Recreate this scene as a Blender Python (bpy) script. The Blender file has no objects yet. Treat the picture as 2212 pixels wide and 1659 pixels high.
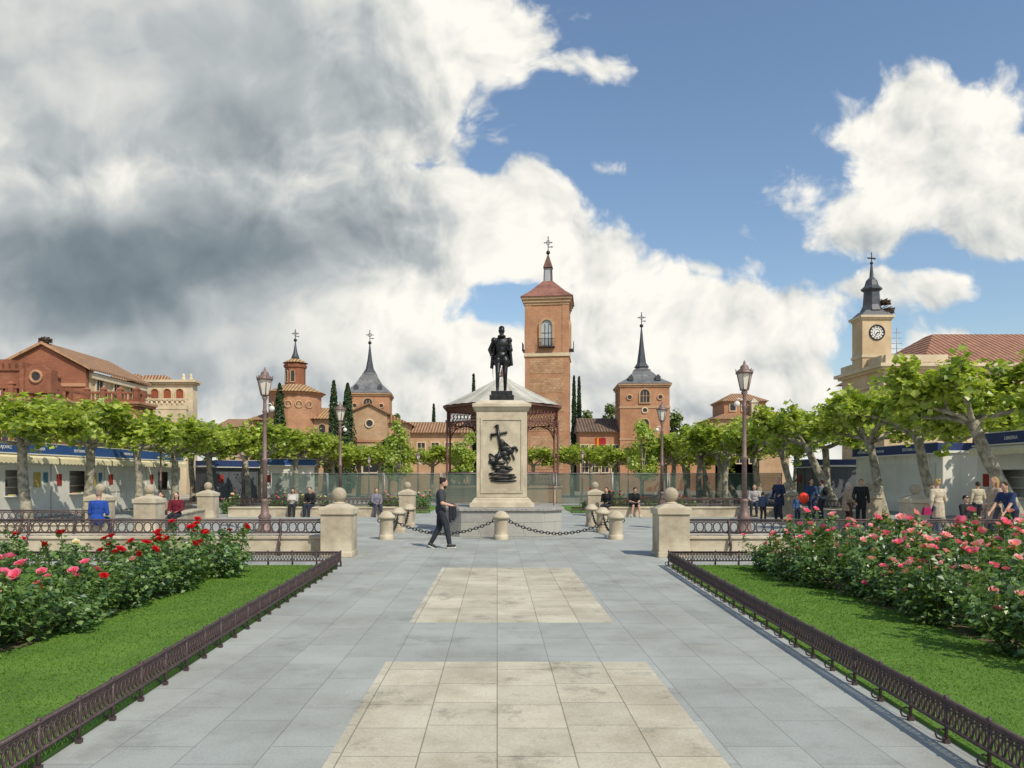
import bpy, bmesh, math, random
from mathutils import Vector, Matrix
PI=math.pi; V=Vector
R=random.Random(7)
F=1600.0; H=1.75; VX=1074.0; VY=1029.0
def PX(px,Y): return (px-VX)*Y/F
def PZ(py,Y): return H-(py-VY)*Y/F
C=bpy.context.scene.collection
ORD=['nearest','second','third','fourth','fifth','sixth','seventh','eighth','ninth','tenth','eleventh','twelfth','thirteenth','fourteenth']
pending=[]
# ------------------------------------------------------------ mesh builder
class MB:
    def __init__(s): s.v=[];s.f=[];s.mi=[];s.sm=[];s.M=None;s.cur=0
    def add(s,vs,fs,smooth=False):
        b=len(s.v)
        if s.M is None: s.v.extend(tuple(v) for v in vs)
        else: s.v.extend(tuple(s.M@V(v)) for v in vs)
        for f in fs: s.f.append(tuple(i+b for i in f))
        s.mi.extend([s.cur]*len(fs)); s.sm.extend([smooth]*len(fs))
    def box(s,x0,x1,y0,y1,z0,z1): s.frus(x0,x1,y0,y1,z0,x0,x1,y0,y1,z1)
    def frus(s,x0,x1,y0,y1,z0,a0,a1,b0,b1,z1):
        s.add([(x0,y0,z0),(x1,y0,z0),(x1,y1,z0),(x0,y1,z0),(a0,b0,z1),(a1,b0,z1),(a1,b1,z1),(a0,b1,z1)],
              [(3,2,1,0),(4,5,6,7),(0,1,5,4),(1,2,6,5),(2,3,7,6),(3,0,4,7)])
    def tube(s,pts,rads,n=8,smooth=True):
        pts=[V(p) for p in pts]
        if not isinstance(rads,(list,tuple)): rads=[rads]*len(pts)
        vs=[];fs=[];k=len(pts);ref=None
        for i,p in enumerate(pts):
            d=(pts[min(i+1,k-1)]-pts[max(i-1,0)])
            if d.length<1e-9: d=V((0,0,1))
            d.normalize()
            if ref is None: ref=V((0,0,1)) if abs(d.z)<.9 else V((1,0,0))
            a=d.cross(ref)
            if a.length<1e-4: a=d.cross(V((0,1,0)))
            a.normalize(); b=d.cross(a)
            for j in range(n):
                t=2*PI*j/n; vs.append(p+(a*math.cos(t)+b*math.sin(t))*rads[i])
        for i in range(k-1):
            for j in range(n):
                j2=(j+1)%n; fs.append((i*n+j,i*n+j2,(i+1)*n+j2,(i+1)*n+j))
        fs.append(tuple(range(n-1,-1,-1))); fs.append(tuple((k-1)*n+j for j in range(n)))
        s.add(vs,fs,smooth)
    def lathe(s,prof,n=16,c=(0,0,0),ph=0,smooth=True):
        vs=[];fs=[];k=len(prof)
        for r,z in prof:
            for j in range(n):
                t=2*PI*j/n+ph; vs.append((c[0]+r*math.cos(t),c[1]+r*math.sin(t),c[2]+z))
        for i in range(k-1):
            for j in range(n):
                j2=(j+1)%n; fs.append((i*n+j,i*n+j2,(i+1)*n+j2,(i+1)*n+j))
        fs.append(tuple(range(n-1,-1,-1))); fs.append(tuple((k-1)*n+j for j in range(n)))
        s.add(vs,fs,smooth)
    def ell(s,c,r,nu=12,nv=8,M3=None):
        vs=[];fs=[];c=V(c)
        if not isinstance(r,(list,tuple)): r=(r,r,r)
        for i in range(1,nv):
            p=PI*i/nv
            for j in range(nu):
                t=2*PI*j/nu
                q=V((r[0]*math.sin(p)*math.cos(t),r[1]*math.sin(p)*math.sin(t),r[2]*math.cos(p)))
                if M3 is not None: q=M3@q
                vs.append(c+q)
        a=V((0,0,r[2])); b=V((0,0,-r[2]))
        if M3 is not None: a=M3@a;b=M3@b
        vs.append(c+a);vs.append(c+b);T=len(vs)-2;B=T+1
        for i in range(nv-2):
            for j in range(nu):
                j2=(j+1)%nu; fs.append((i*nu+j,(i+1)*nu+j,(i+1)*nu+j2,i*nu+j2))
        for j in range(nu):
            j2=(j+1)%nu; fs.append((T,j,j2)); fs.append((B,(nv-2)*nu+j2,(nv-2)*nu+j))
        s.add(vs,fs,True)
    def cap(s,a,b,ra,rb,n=10):
        a=V(a);b=V(b);d=(b-a);L=d.length
        if L<1e-6: s.ell(a,ra); return
        d/=L
        pts=[];rr=[]
        for t in (-1,-.8,-.4,0): pts.append(a+d*ra*t); rr.append(ra*math.sqrt(max(1-t*t,.0004)))
        for t in (0,.4,.8,1): pts.append(b+d*rb*t); rr.append(rb*math.sqrt(max(1-t*t,.0004)))
        s.tube(pts,rr,n)
    def torus(s,c,a1,a2,r,n=12,m=5,smooth=True):
        c=V(c);a1=V(a1);a2=V(a2);nn=a1.cross(a2).normalized();vs=[];fs=[]
        for i in range(n):
            t=2*PI*i/n; p=a1*math.cos(t)+a2*math.sin(t); o=p.normalized()
            for j in range(m):
                q=2*PI*j/m; vs.append(c+p+o*(r*math.cos(q))+nn*(r*math.sin(q)))
        for i in range(n):
            for j in range(m):
                fs.append((i*m+j,((i+1)%n)*m+j,((i+1)%n)*m+(j+1)%m,i*m+(j+1)%m))
        s.add(vs,fs,smooth)
    def prism(s,poly,y0,y1):
        n=len(poly); vs=[(x,y0,z) for x,z in poly]+[(x,y1,z) for x,z in poly]
        fs=[tuple(range(n)),tuple(range(2*n-1,n-1,-1))]
        for i in range(n):
            j=(i+1)%n; fs.append((j,i,n+i,n+j))
        s.add(vs,fs)
    def mesh(s,name,mats):
        me=bpy.data.meshes.new(name); me.from_pydata(s.v,[],s.f)
        for m in (mats if isinstance(mats,(list,tuple)) else [mats]): me.materials.append(m)
        me.polygons.foreach_set('material_index',s.mi); me.polygons.foreach_set('use_smooth',s.sm); me.update()
        return me
    def build(s,name,mats,parent=None,bevel=0):
        o=bpy.data.objects.new(name,s.mesh(name,mats)); C.objects.link(o)
        if parent: o.parent=parent
        if bevel:
            b=o.modifiers.new('bevel','BEVEL'); b.width=bevel; b.segments=2; b.limit_method='ANGLE'
        return o
def tag(o,label,cat,group=None,kind=None):
    if label:o['label']=label
    if cat:o['category']=cat
    if group:o['group']=group
    if kind:o['kind']=kind
    return o
def thing(name,label,cat,loc=(0,0,0),rz=0,group=None):
    o=bpy.data.objects.new(name,None); C.objects.link(o); o.location=loc; o.rotation_euler=(0,0,rz); o.empty_display_size=.1
    return tag(o,label,cat,group)
def struct(name,mb,m): return tag(mb.build(name,m),None,None,None,'structure')
def dup(o,loc,rz=0,label=None,group=None,scale=1,parent=None):
    c=o.copy(); C.objects.link(c)
    if parent: c.parent=parent
    else:
        c.location=loc; c.rotation_euler=(0,0,rz); c.scale=scale if isinstance(scale,tuple) else (scale,scale,scale)
        if label:c['label']=label
        if group:c['group']=group
    for ch in o.children: dup(ch,None,parent=c)
    return c
def inst(name,me,parent,loc=(0,0,0),rot=(0,0,0),sc=1):
    o=bpy.data.objects.new(name,me); C.objects.link(o); o.parent=parent; o.location=loc; o.rotation_euler=rot; o.scale=(sc,sc,sc); return o
# ------------------------------------------------------------ materials
def nt_new(name):
    m=bpy.data.materials.new(name); m.use_nodes=True; t=m.node_tree
    return m,t,t.nodes['Principled BSDF']
def c4(c): return (c[0],c[1],c[2],1)
def coords(t,mode):
    tc=t.nodes.new('ShaderNodeTexCoord'); sp=t.nodes.new('ShaderNodeSeparateXYZ'); t.links.new(tc.outputs['Object'],sp.inputs[0])
    cb=t.nodes.new('ShaderNodeCombineXYZ')
    if mode=='wall':
        a=t.nodes.new('ShaderNodeMath'); t.links.new(sp.outputs[0],a.inputs[0]); t.links.new(sp.outputs[1],a.inputs[1])
        t.links.new(a.outputs[0],cb.inputs[0]); t.links.new(sp.outputs[2],cb.inputs[1])
    else:
        t.links.new(sp.outputs[1],cb.inputs[0]); t.links.new(sp.outputs[0],cb.inputs[1])
    return tc.outputs['Object'],cb.outputs[0]
def noise(t,vec,scale,detail=6,rough=.55,dim='3D'):
    n=t.nodes.new('ShaderNodeTexNoise'); n.noise_dimensions=dim; n.inputs['Scale'].default_value=scale; n.inputs['Detail'].default_value=detail; n.inputs['Roughness'].default_value=rough
    t.links.new(vec,n.inputs['Vector']); return n.outputs['Fac']
def ramp(t,fac,a,b,ca=(0,0,0),cb=(1,1,1)):
    r=t.nodes.new('ShaderNodeValToRGB'); e=r.color_ramp.elements; e[0].position=a;e[1].position=b;e[0].color=c4(ca);e[1].color=c4(cb)
    t.links.new(fac,r.inputs[0]); return r.outputs[0]
def mix(t,fac,a,b,mode='MIX'):
    m=t.nodes.new('ShaderNodeMix'); m.data_type='RGBA'; m.blend_type=mode
    if isinstance(fac,(int,float)): m.inputs[0].default_value=fac
    else: t.links.new(fac,m.inputs[0])
    for i,x in ((6,a),(7,b)):
        if isinstance(x,tuple): m.inputs[i].default_value=c4(x)
        else: t.links.new(x,m.inputs[i])
    return m.outputs[2]
def bumpn(t,bs,h,strength,dist=.02):
    b=t.nodes.new('ShaderNodeBump'); b.inputs['Strength'].default_value=strength; b.inputs['Distance'].default_value=dist
    t.links.new(h,b.inputs['Height']); t.links.new(b.outputs[0],bs.inputs['Normal'])
def mat(name,c1,c2=None,scale=4,rough=.8,bump=0,metal=0,lo=.35,hi=.65,bs=None,stain=0,spec=.3):
    m,t,b=nt_new(name); c2=c2 or tuple(x*.75 for x in c1)
    tc=t.nodes.new('ShaderNodeTexCoord'); f=noise(t,tc.outputs['Object'],scale)
    col=ramp(t,f,lo,hi,c2,c1)
    if stain:
        f2=noise(t,tc.outputs['Object'],scale*.35,8,.65); col=mix(t,1.0,col,ramp(t,f2,.38,.6,(1-stain,1-stain*1.05,1-stain*1.1),(1,1,1)),'MULTIPLY')
    t.links.new(col,b.inputs['Base Color']); b.inputs['Roughness'].default_value=rough; b.inputs['Metallic'].default_value=metal
    b.inputs['Specular IOR Level'].default_value=spec
    if bump: bumpn(t,b,noise(t,tc.outputs['Object'],bs or scale*6,8,.6),bump)
    return m
def brick(name,c1,c2,mort,bw,bh,ms,mode='wall',stain=.35,rough=.85,off=.5,sscale=.5,bump=.4,fine=30,blot=0):
    m,t,b=nt_new(name); ob,vec=coords(t,mode)
    br=t.nodes.new('ShaderNodeTexBrick'); t.links.new(vec,br.inputs['Vector'])
    br.inputs['Color1'].default_value=c4(c1);br.inputs['Color2'].default_value=c4(c2);br.inputs['Mortar'].default_value=c4(mort)
    br.inputs['Scale'].default_value=1;br.inputs['Mortar Size'].default_value=ms;br.inputs['Brick Width'].default_value=bw;br.inputs['Row Height'].default_value=bh
    br.inputs['Mortar Smooth'].default_value=.2; br.offset=off
    f=noise(t,ob,sscale,9,.68); k=1-stain
    col=mix(t,1.0,br.outputs['Color'],ramp(t,f,.36,.58,(k,k*.97,k*.93),(1,1,1)),'MULTIPLY')
    f3=noise(t,ob,fine,4,.7); col=mix(t,1.0,col,ramp(t,f3,.25,.7,(.78,.78,.78),(1.08,1.08,1.08)),'MULTIPLY')
    if blot:
        f4=noise(t,ob,1.7,10,.75); f5=noise(t,ob,.45,2,.5); s_=t.nodes.new('ShaderNodeMath'); s_.operation='MULTIPLY_ADD'; t.links.new(f5,s_.inputs[0]); s_.inputs[1].default_value=.35; t.links.new(f4,s_.inputs[2])
        col=mix(t,1.0,col,ramp(t,s_.outputs[0],.71,.87,(1,1,1),(1-blot,1-blot*1.0,1-blot*.98)),'MULTIPLY')
    t.links.new(col,b.inputs['Base Color']); b.inputs['Roughness'].default_value=rough; b.inputs['Specular IOR Level'].default_value=.25
    inv=t.nodes.new('ShaderNodeMath'); inv.operation='SUBTRACT'; inv.inputs[0].default_value=1; t.links.new(br.outputs['Fac'],inv.inputs[1])
    bumpn(t,b,inv.outputs[0],bump,.01)
    return m
def tile(name,axis,c1=(.50,.30,.175),c2=(.32,.185,.11),pitch=.32):
    m,t,b=nt_new(name); tc=t.nodes.new('ShaderNodeTexCoord')
    w=t.nodes.new('ShaderNodeTexWave'); w.wave_type='BANDS'; w.bands_direction=axis; w.inputs['Scale'].default_value=.314/pitch; w.inputs['Distortion'].default_value=.4
    w.inputs['Detail'].default_value=1
    t.links.new(tc.outputs['Object'],w.inputs['Vector'])
    f=noise(t,tc.outputs['Object'],1.2,9,.75)
    col=ramp(t,f,.35,.65,c2,c1); col=mix(t,1.0,col,ramp(t,w.outputs['Fac'],.05,.7,(.42,.40,.40),(1.12,1.12,1.08)),'MULTIPLY')
    f2=noise(t,tc.outputs['Object'],9,3,.7); col=mix(t,.6,col,ramp(t,f2,.35,.7,(.45,.42,.38),(1.3,1.25,1.1)),'MULTIPLY')
    t.links.new(col,b.inputs['Base Color']); b.inputs['Roughness'].default_value=.85; bumpn(t,b,w.outputs['Fac'],.9,.08); return m
def leafm(name,c1,c2,trans=.35,gloss=.08):
    m=bpy.data.materials.new(name); m.use_nodes=True; t=m.node_tree; t.nodes.clear()
    g=t.nodes.new('ShaderNodeNewGeometry'); col=ramp(t,g.outputs['Random Per Island'],.05,.95,c1,c2)
    d=t.nodes.new('ShaderNodeBsdfDiffuse'); tr=t.nodes.new('ShaderNodeBsdfTranslucent'); t.links.new(col,d.inputs[0])
    tcol=mix(t,1.0,col,(1.45,1.45,.75),'MULTIPLY'); t.links.new(tcol,tr.inputs[0])
    ms=t.nodes.new('ShaderNodeMixShader'); ms.inputs[0].default_value=trans; t.links.new(d.outputs[0],ms.inputs[1]); t.links.new(tr.outputs[0],ms.inputs[2])
    gl=t.nodes.new('ShaderNodeBsdfGlossy'); gl.inputs['Roughness'].default_value=.4; m2=t.nodes.new('ShaderNodeMixShader'); m2.inputs[0].default_value=gloss
    t.links.new(ms.outputs[0],m2.inputs[1]); t.links.new(gl.outputs[0],m2.inputs[2])
    o=t.nodes.new('ShaderNodeOutputMaterial'); t.links.new(m2.outputs[0],o.inputs[0]); return m
GREY=brick('grey_paving',(.42,.44,.405),(.36,.38,.355),(.265,.275,.255),.80,.49,.005,'pave',.20,.75,.37,.8,.25,60,.24)
BEIGE=brick('beige_paving',(.63,.585,.445),(.515,.48,.37),(.28,.26,.20),.52,.49,.005,'pave',.24,.75,.12,1.3,.25,50,.55)
SAND=mat('sand_ground',(.45,.41,.33),(.37,.33,.27),.6,.95,.3,stain=.2)
STONE=mat('limestone',(.60,.53,.40),(.49,.42,.31),3,.85,.35,stain=.36)
STONE2=mat('limestone_pale',(.64,.57,.43),(.53,.46,.34),2.5,.85,.3,stain=.32)
GRAN=mat('granite',(.40,.39,.36),(.29,.29,.27),40,.7,.2,stain=.3)
GRAN2=brick('granite_blocks',(.42,.41,.37),(.36,.35,.33),(.17,.17,.16),1.3,.42,.006,'wall',.3)
IRON=mat('brown_iron',(.105,.072,.070),(.065,.045,.045),20,.5,.2,.3,spec=.5)
LIRON=mat('brown_lamp_iron',(.24,.16,.14),(.16,.11,.10),9,.55,.15,.2,spec=.5)
RIRON=mat('red_brown_iron',(.22,.10,.08),(.15,.07,.06),9,.6,.1,.2)
BLACK=mat('black_iron',(.035,.035,.038),(.02,.02,.024),12,.45,.1,.4,spec=.5)
BRONZE=mat('dark_bronze',(.052,.054,.052),(.024,.025,.026),9,.38,.25,.75,spec=.5)
BRK=brick('orange_brick',(.55,.275,.15),(.46,.22,.115),(.49,.33,.22),.30,.09,.012,'wall',.25)
BRK2=brick('red_brick',(.37,.135,.075),(.29,.105,.058),(.31,.17,.11),.30,.09,.010,'wall',.3)
BRKC=brick('pale_brick',(.58,.37,.215),(.49,.30,.17),(.55,.43,.30),.30,.09,.012,'wall',.25)
RUB=brick('rubble_stone',(.58,.375,.225),(.45,.26,.145),(.42,.26,.16),.42,.22,.03,'wall',.3,.9,.43,1.5)
CREAM=mat('cream_plaster',(.66,.51,.33),(.58,.44,.27),1.2,.9,.1,stain=.2)
CREAM2=mat('pale_cream_stone',(.70,.59,.42),(.61,.51,.35),1.2,.9,.1,stain=.2)
TILEX=tile('clay_tiles_x','X'); TILEY=tile('clay_tiles_y','Y'); TILED=tile('clay_tiles_red','X',(.44,.225,.145),(.29,.14,.095),.4)
TILEO=tile('clay_tiles_ochre','X',(.56,.38,.20),(.38,.24,.125),.35)
ROOFM=mat('rust_red_roof',(.33,.16,.115),(.23,.105,.08),2,.6,.1,stain=.3)
SLATE=mat('slate_roof',(.21,.215,.22),(.13,.135,.145),3,.55,.3,stain=.3,spec=.4)
SLATED=mat('dark_slate',(.075,.083,.097),(.045,.05,.06),4,.5,.2,spec=.4)
GLASSD=mat('dark_opening',(.04,.04,.045),(.025,.025,.03),4,.25,spec=.5)
PALEW=mat('pale_glass_and_painted_sky',(.46,.50,.52),(.36,.40,.43),1.5,.3,spec=.5)  # lantern glass; in the belfry arches the colour paints sky seen through
WHITE=mat('white_paint',(.80,.79,.75),(.72,.71,.67),1.2,.6,.03)
WHITEG=mat('cream_white_panel',(.78,.76,.69),(.71,.69,.62),.9,.65,.05,stain=.12)
SHUT=mat('shutter_panel',(.72,.70,.63),(.64,.625,.56),.9,.6,.05,stain=.12)
BLUE=mat('blue_sign',(.035,.10,.29),(.03,.085,.25),1.5,.5)
NAVY=mat('navy_sign',(.03,.055,.16),(.025,.045,.13),1.5,.5)
CHAR=mat('charcoal_panel',(.10,.11,.125),(.08,.09,.10),1.5,.6)
YEL=mat('pale_yellow_awning',(.74,.67,.44),(.65,.58,.37),3,.8)
BARK=mat('mottled_bark',(.38,.35,.265),(.18,.16,.12),6,.9,.5,lo=.40,hi=.60)
WOODD=mat('dark_twig',(.10,.07,.045),(.06,.04,.03),9,.9,.3)
STEMM=mat('rose_stem',(.10,.15,.05),(.09,.075,.045),9,.7)
SOIL=mat('garden_soil',(.17,.13,.075),(.10,.085,.045),14,.95,.6)
LAWN=mat('lawn',(.135,.245,.038),(.085,.175,.028),1.4,.95,.5,bs=70,stain=.12)
GLEAF=leafm('grass_blades',(.095,.20,.026),(.19,.31,.055),.35,.0)
PLEAF=leafm('plane_leaves',(.16,.25,.03),(.52,.59,.11),.48,.05)
YLEAF=leafm('young_leaves',(.22,.33,.045),(.46,.54,.11),.50,.05)
DLEAF=leafm('deciduous_leaves',(.08,.14,.03),(.19,.24,.05),.35,.04)
CLEAF=leafm('cypress_leaves',(.02,.045,.018),(.06,.095,.032),.15,.03)
RLEAF=leafm('rose_leaves',(.048,.12,.036),(.22,.34,.09),.40,.07)
def petal(name,c): return leafm(name,tuple(x*.85 for x in c),c,.35,.03)
RED=petal('red_petal',(.62,.015,.025)); PINK=petal('pink_petal',(.92,.22,.38)); LPINK=petal('light_pink_petal',(.95,.47,.53)); CRM=petal('cream_petal',(.90,.78,.56))
SKIN=mat('skin',(.58,.35,.25),(.51,.30,.21),6,.6)
NET,_t,_b=nt_new('green_netting')
_b.inputs['Base Color'].default_value=(.085,.13,.11,1); _b.inputs['Roughness'].default_value=.9
_tr=_t.nodes.new('ShaderNodeBsdfTransparent'); _mx=_t.nodes.new('ShaderNodeMixShader'); _mx.inputs[0].default_value=.66
_t.links.new(_tr.outputs[0],_mx.inputs[1]); _t.links.new(_b.outputs[0],_mx.inputs[2]); _t.links.new(_mx.outputs[0],_t.nodes['Material Output'].inputs[0])
GLASS=mat('lantern_glass',(.75,.70,.60),(.65,.60,.52),3,.25,spec=.5)
STEEL=mat('galvanised_steel',(.36,.37,.37),(.28,.29,.29),8,.5,0,.6)
ROOFA=mat('pale_roof_sheet',(.58,.56,.48),(.50,.48,.41),2,.65,stain=.25); ROOFB=mat('greenish_roof_sheet',(.46,.455,.385),(.40,.395,.33),2,.65,stain=.25)
_fab={}
def fab(c):
    k=tuple(round(x,3) for x in c)
    if k not in _fab: _fab[k]=mat('cloth_%d'%len(_fab),k,tuple(x*.7 for x in k),12,.9,.2)
    return _fab[k]
# ------------------------------------------------------------ ground
mb=MB(); mb.box(-700,700,-60,1500,-.5,-.008); struct('ground',mb,SAND)
mb=MB(); mb.box(-34,34,-8,47,-.006,0); struct('pavement',mb,GREY)
AX=.175
mb=MB(); mb.box(AX-1.225,AX+1.225,-4,6.98,.0005,.004); struct('path',mb,BEIGE)
mb=MB(); mb.box(AX-1.225,AX+1.225,8.86,14.15,.0005,.004); struct('path',mb,BEIGE)
YB=14.35
def xl_(y): return -2.73-.0304*(y-4.44)
def xr_(y): return 2.93+.0396*(y-4.44)
def slab(x0a,x0b,x1,y0,y1,name='lawn',mt=None):
    m=MB(); z0,z1=-.004,.03
    m.add([(x0a,y0,z0),(x1,y0,z0),(x1,y1,z0),(x0b,y1,z0),(x0a,y0,z1),(x1,y0,z1),(x1,y1,z1),(x0b,y1,z1)],[(3,2,1,0),(4,5,6,7),(0,1,5,4),(1,2,6,5),(2,3,7,6),(3,0,4,7)] if x1>x0a else [(0,1,2,3),(7,6,5,4),(4,5,1,0),(5,6,2,1),(6,7,3,2),(7,4,0,3)]); struct(name,m,mt or LAWN)
slab(xl_(-3)-.05,xl_(YB)-.05,-13,-3,YB); slab(xr_(-3)+.05,xr_(YB)+.05,13,-3,YB); slab(3.6,3.6,9.5,35.2,43.4); slab(-3.3,-3.3,-9.2,35.2,43.4)
def soil(x0,x1,y0,y1):
    m=MB(); n=60; pts=[]
    for i in range(n+1): pts.append((x0+R.uniform(-.10,.10),y0+(y1-y0)*i/n))
    vs=[(x,y,.035) for x,y in pts]+[(x1+R.uniform(-.1,.1),y,.035) for x,y in pts]
    m.add(vs,[(i,n+1+i,n+2+i,i+1) for i in range(n)] if x1>x0 else [(i,i+1,n+2+i,n+1+i) for i in range(n)])
    struct('flower_bed',m,SOIL)
soil(5.05,12.5,-2,13.9); soil(-4.85,-5.55,-2,13.4)
def grass(xa,xb,y0,y1,n,label):
    v=[];f=[]
    for i in range(n):
        y=y0+(y1-y0)*(R.random()**1.35); x0=xa(y) if callable(xa) else xa; x1=xb(y) if callable(xb) else xb
        x=R.uniform(x0,x1); h=R.uniform(.004,.020); a=R.uniform(0,2*PI); w=.003+.0005*y
        dx=math.cos(a)*w;dy=math.sin(a)*w; b=len(v); lx=R.uniform(-.025,.025);ly=R.uniform(-.025,.025)
        v+= [(x-dx,y-dy,.028),(x+dx,y+dy,.028),(x+lx,y+ly,.03+h)]; f.append((b,b+1,b+2))
    m=MB(); m.add(v,f); tag(m.build('grass',GLEAF),label,'grass',None,'stuff')
grass(lambda y:xr_(y)+.05,5.3,3.5,YB,54000,'short mown grass strip in front of the pink roses on the right')
grass(-4.95,lambda y:xl_(y)-.05,3.5,YB,50000,'short mown grass strip beside the left path edging')
grass(-11,-5.4,6,YB,26000,'grass behind the red rose bushes in the left bed')
# ------------------------------------------------------------ low iron edging
def edging(p0,p1,label):
    p0=V(p0);p1=V(p1);d=p1-p0;L=d.length;rz=math.atan2(d.y,d.x)
    t=thing('iron_edging_fence',label,'edging fence',(p0.x,p0.y,0),rz,None)
    m=MB()
    for z,r in ((.285,.016),(.265,.008),(.115,.014)): m.tube([(0,0,z),(L,0,z)],r,6)
    m.build('rail',IRON,t)
    m=MB(); k=int(L/.062)
    for i in range(k):
        x=.03+i*.062
        m.torus((x,0,.19),(.052,0,0),(0,0,.074),.0085,8,4)
        m.torus((x,0,.245),(.016,0,0),(0,0,.016),.007,6,4)
    m.build('lattice',IRON,t)
    pm=MB(); pm.tube([(0,0,-.02),(0,0,.29)],.013,6); pm.box(-.018,.018,-.018,.018,.0,.03); pm.torus((.0,.035,.06),(0,.035,0),(0,0,.035),.007,8,4); pm.ell((0,0,.3),.018,6,5)
    me=pm.mesh('post',IRON); n=max(1,int(round(L/.46)))
    for i in range(n+1): inst('post',me,t,(L*i/n,0,0))
edging((xl_(2.6),2.6),(xl_(YB),YB),'low iron lattice edging along the left side of the path')
edging((xr_(2.6),2.6),(xr_(YB),YB),'low iron lattice edging along the right side of the path')
edging((-11.5,YB),(xl_(YB),YB),'low iron edging across the far end of the left rose bed')
edging((xr_(YB),YB),(11.5,YB),'low iron edging across the far end of the right rose bed')
edging((3.5,35),(9.5,35),'distant low edging before the small lawn right of the monument')
edging((-9.2,35),(-3.2,35),'distant low edging before the small lawn left of the monument')
# ------------------------------------------------------------ pillars
def pillar_proto():
    t=thing('stone_pillar','x','pillar',(0,0,0),0,'ball topped stone pillars of the square')
    m=MB(); m.box(-.335,.335,-.335,.335,-.02,.92); m.box(-.35,.35,-.35,.35,.0,.12); m.build('shaft',STONE,t,.012)
    m=MB(); m.box(-.372,.372,-.372,.372,.922,1.06); m.frus(-.34,.34,-.34,.34,1.061,-.16,.16,-.16,.16,1.15); m.build('cap',STONE2,t,.015)
    m=MB(); m.lathe([(.15,1.148),(.14,1.17),(.085,1.20)],16); m.ell((0,0,1.345),.165,20,14); m.build('ball',STONE,t)
    return t
PIL=pillar_proto()
pl=[(-3.48,16.3,'front pillar at the left of the path, at the end of the railing'),(3.82,16.3,'front pillar at the right of the path, at the end of the railing'),
(-10.8,23,'pillar at the left beside the woman in the maroon top'),(-12.1,31,'small pale pillar left of the tall left lamp, end of far bench'),(-13.4,25,'pillar behind the seated man in the blue jacket'),
(-4.0,33,'far pillar just left of the monument'),(4.35,33,'far pillar just right of the monument'),(12.5,32,'far pillar behind the standing group at right'),
(14.05,28,'pillar between the elderly couple and the woman in cream'),(13.1,23.2,'pillar at right beside the woman in the cream jacket')]
for i,(x,y,l) in enumerate(pl):
    lab='stone pillar topped with a ball, '+l
    if i==0: PIL.location=(x,y,0); PIL['label']=lab
    else: dup(PIL,(x,y,0),0,lab)
# ------------------------------------------------------------ stone benches with iron backs
def bench(p0,p1,label,front=1,nbr=3):
    p0=V(p0);p1=V(p1);d=p1-p0;L=d.length;rz=math.atan2(d.y,d.x)
    t=thing('stone_bench',label,'bench',(p0.x,p0.y,0),rz,'stone benches with iron backrests')
    m=MB(); m.box(0,L,-.16,.36,-.02,.36); m.build('plinth',STONE,t,.01)
    k=max(1,int(L/1.8))
    for i in range(k):
        m=MB(); m.box(L*i/k+.003,L*(i+1)/k-.003,-.20,.40,.362,.425); m.build('seat',STONE2,t,.01)
    m=MB(); yb=-.12 if front==1 else .33
    for z,r in ((.78,.024),(.74,.010),(.50,.018)): m.tube([(0,yb,z),(L,yb,z)],r,6)
    k=int(L/.19)
    for i in range(k):
        x=.1+i*.19; m.torus((x,yb,.62),(.082,0,0),(0,0,.11),.013,12,4); m.torus((x+.095,yb,.70),(.03,0,0),(0,0,.03),.009,8,4); m.torus((x+.095,yb,.54),(.03,0,0),(0,0,.03),.009,8,4)
    m.build('backrest',IRON,t)
    bm_=MB(); s=-1 if front==1 else 1
    pts=[(0,yb,.80),(0,yb+s*.05,.62),(0,yb+s*.03,.48),(0,yb+s*.12,.36),(0,yb+s*.17,.22),(0,yb+s*.13,.08),(0,yb+s*.16,.0)]
    bm_.tube(pts,[.03,.035,.03,.028,.03,.026,.03],7); bm_.torus((0,yb+s*.11,.25),(0,.05,0),(0,0,.05),.015,10,5)
    me=bm_.mesh('bracket',IRON)
    for i in range(nbr): inst('bracket',me,t,(L*(i+.5)/nbr,0,0))
bench((-13.2,16.6),(-3.88,16.6),'long stone bench with iron back in front, left of the path',1,5)
bench((4.22,16.6),(13.5,16.6),'long stone bench with iron back in front, behind the pink roses',1,5)
bench((-15.8,21.2),(-11.2,21.2),'short stone bench at far left where the man in blue sits',1,3)
bench((-11.1,23.5),(-12.2,30.5),'side stone bench under the seated pair at left',0,3)
bench((-11.65,32.2),(-4.4,32.2),'far stone bench between two pillars left of the monument',0,4)
bench((4.8,32.2),(12.1,32.2),'far stone bench between two pillars right of the monument',0,4)
bench((13.7,21.6),(17.2,21.6),'short stone bench at far right under the seated boy',0,2)
bench((12.9,31.5),(14.0,28.5),'side stone bench behind the standing people at right',0,2)
# ------------------------------------------------------------ monument
MY=22.7; mon=thing('monument_pedestal','tall cream stone pedestal with dark bronze relief on an octagonal grey granite base','monument',(AX-.04,MY,0))
def octp(w,c): return [(-w+c,-w*.72),(w-c,-w*.72),(w,-w*.72+c),(w,w*.72-c),(w-c,w*.72),(-w+c,w*.72),(-w,w*.72-c),(-w,-w*.72+c)]
def extr(m,p,z0,z1):
    n=len(p); m.add([(x,y,z0) for x,y in p]+[(x,y,z1) for x,y in p],[tuple(range(n-1,-1,-1)),tuple(range(n,2*n))]+[(i,(i+1)%n,n+(i+1)%n,n+i) for i in range(n)])
m=MB(); extr(m,octp(1.84,.62),0,.10); extr(m,octp(1.78,.6),.101,.74); m.build('granite_base',GRAN2,mon,.01)
m=MB(); extr(m,octp(1.86,.63),.742,.83); m.build('granite_slab',GRAN,mon,.015)
m=MB()
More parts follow.
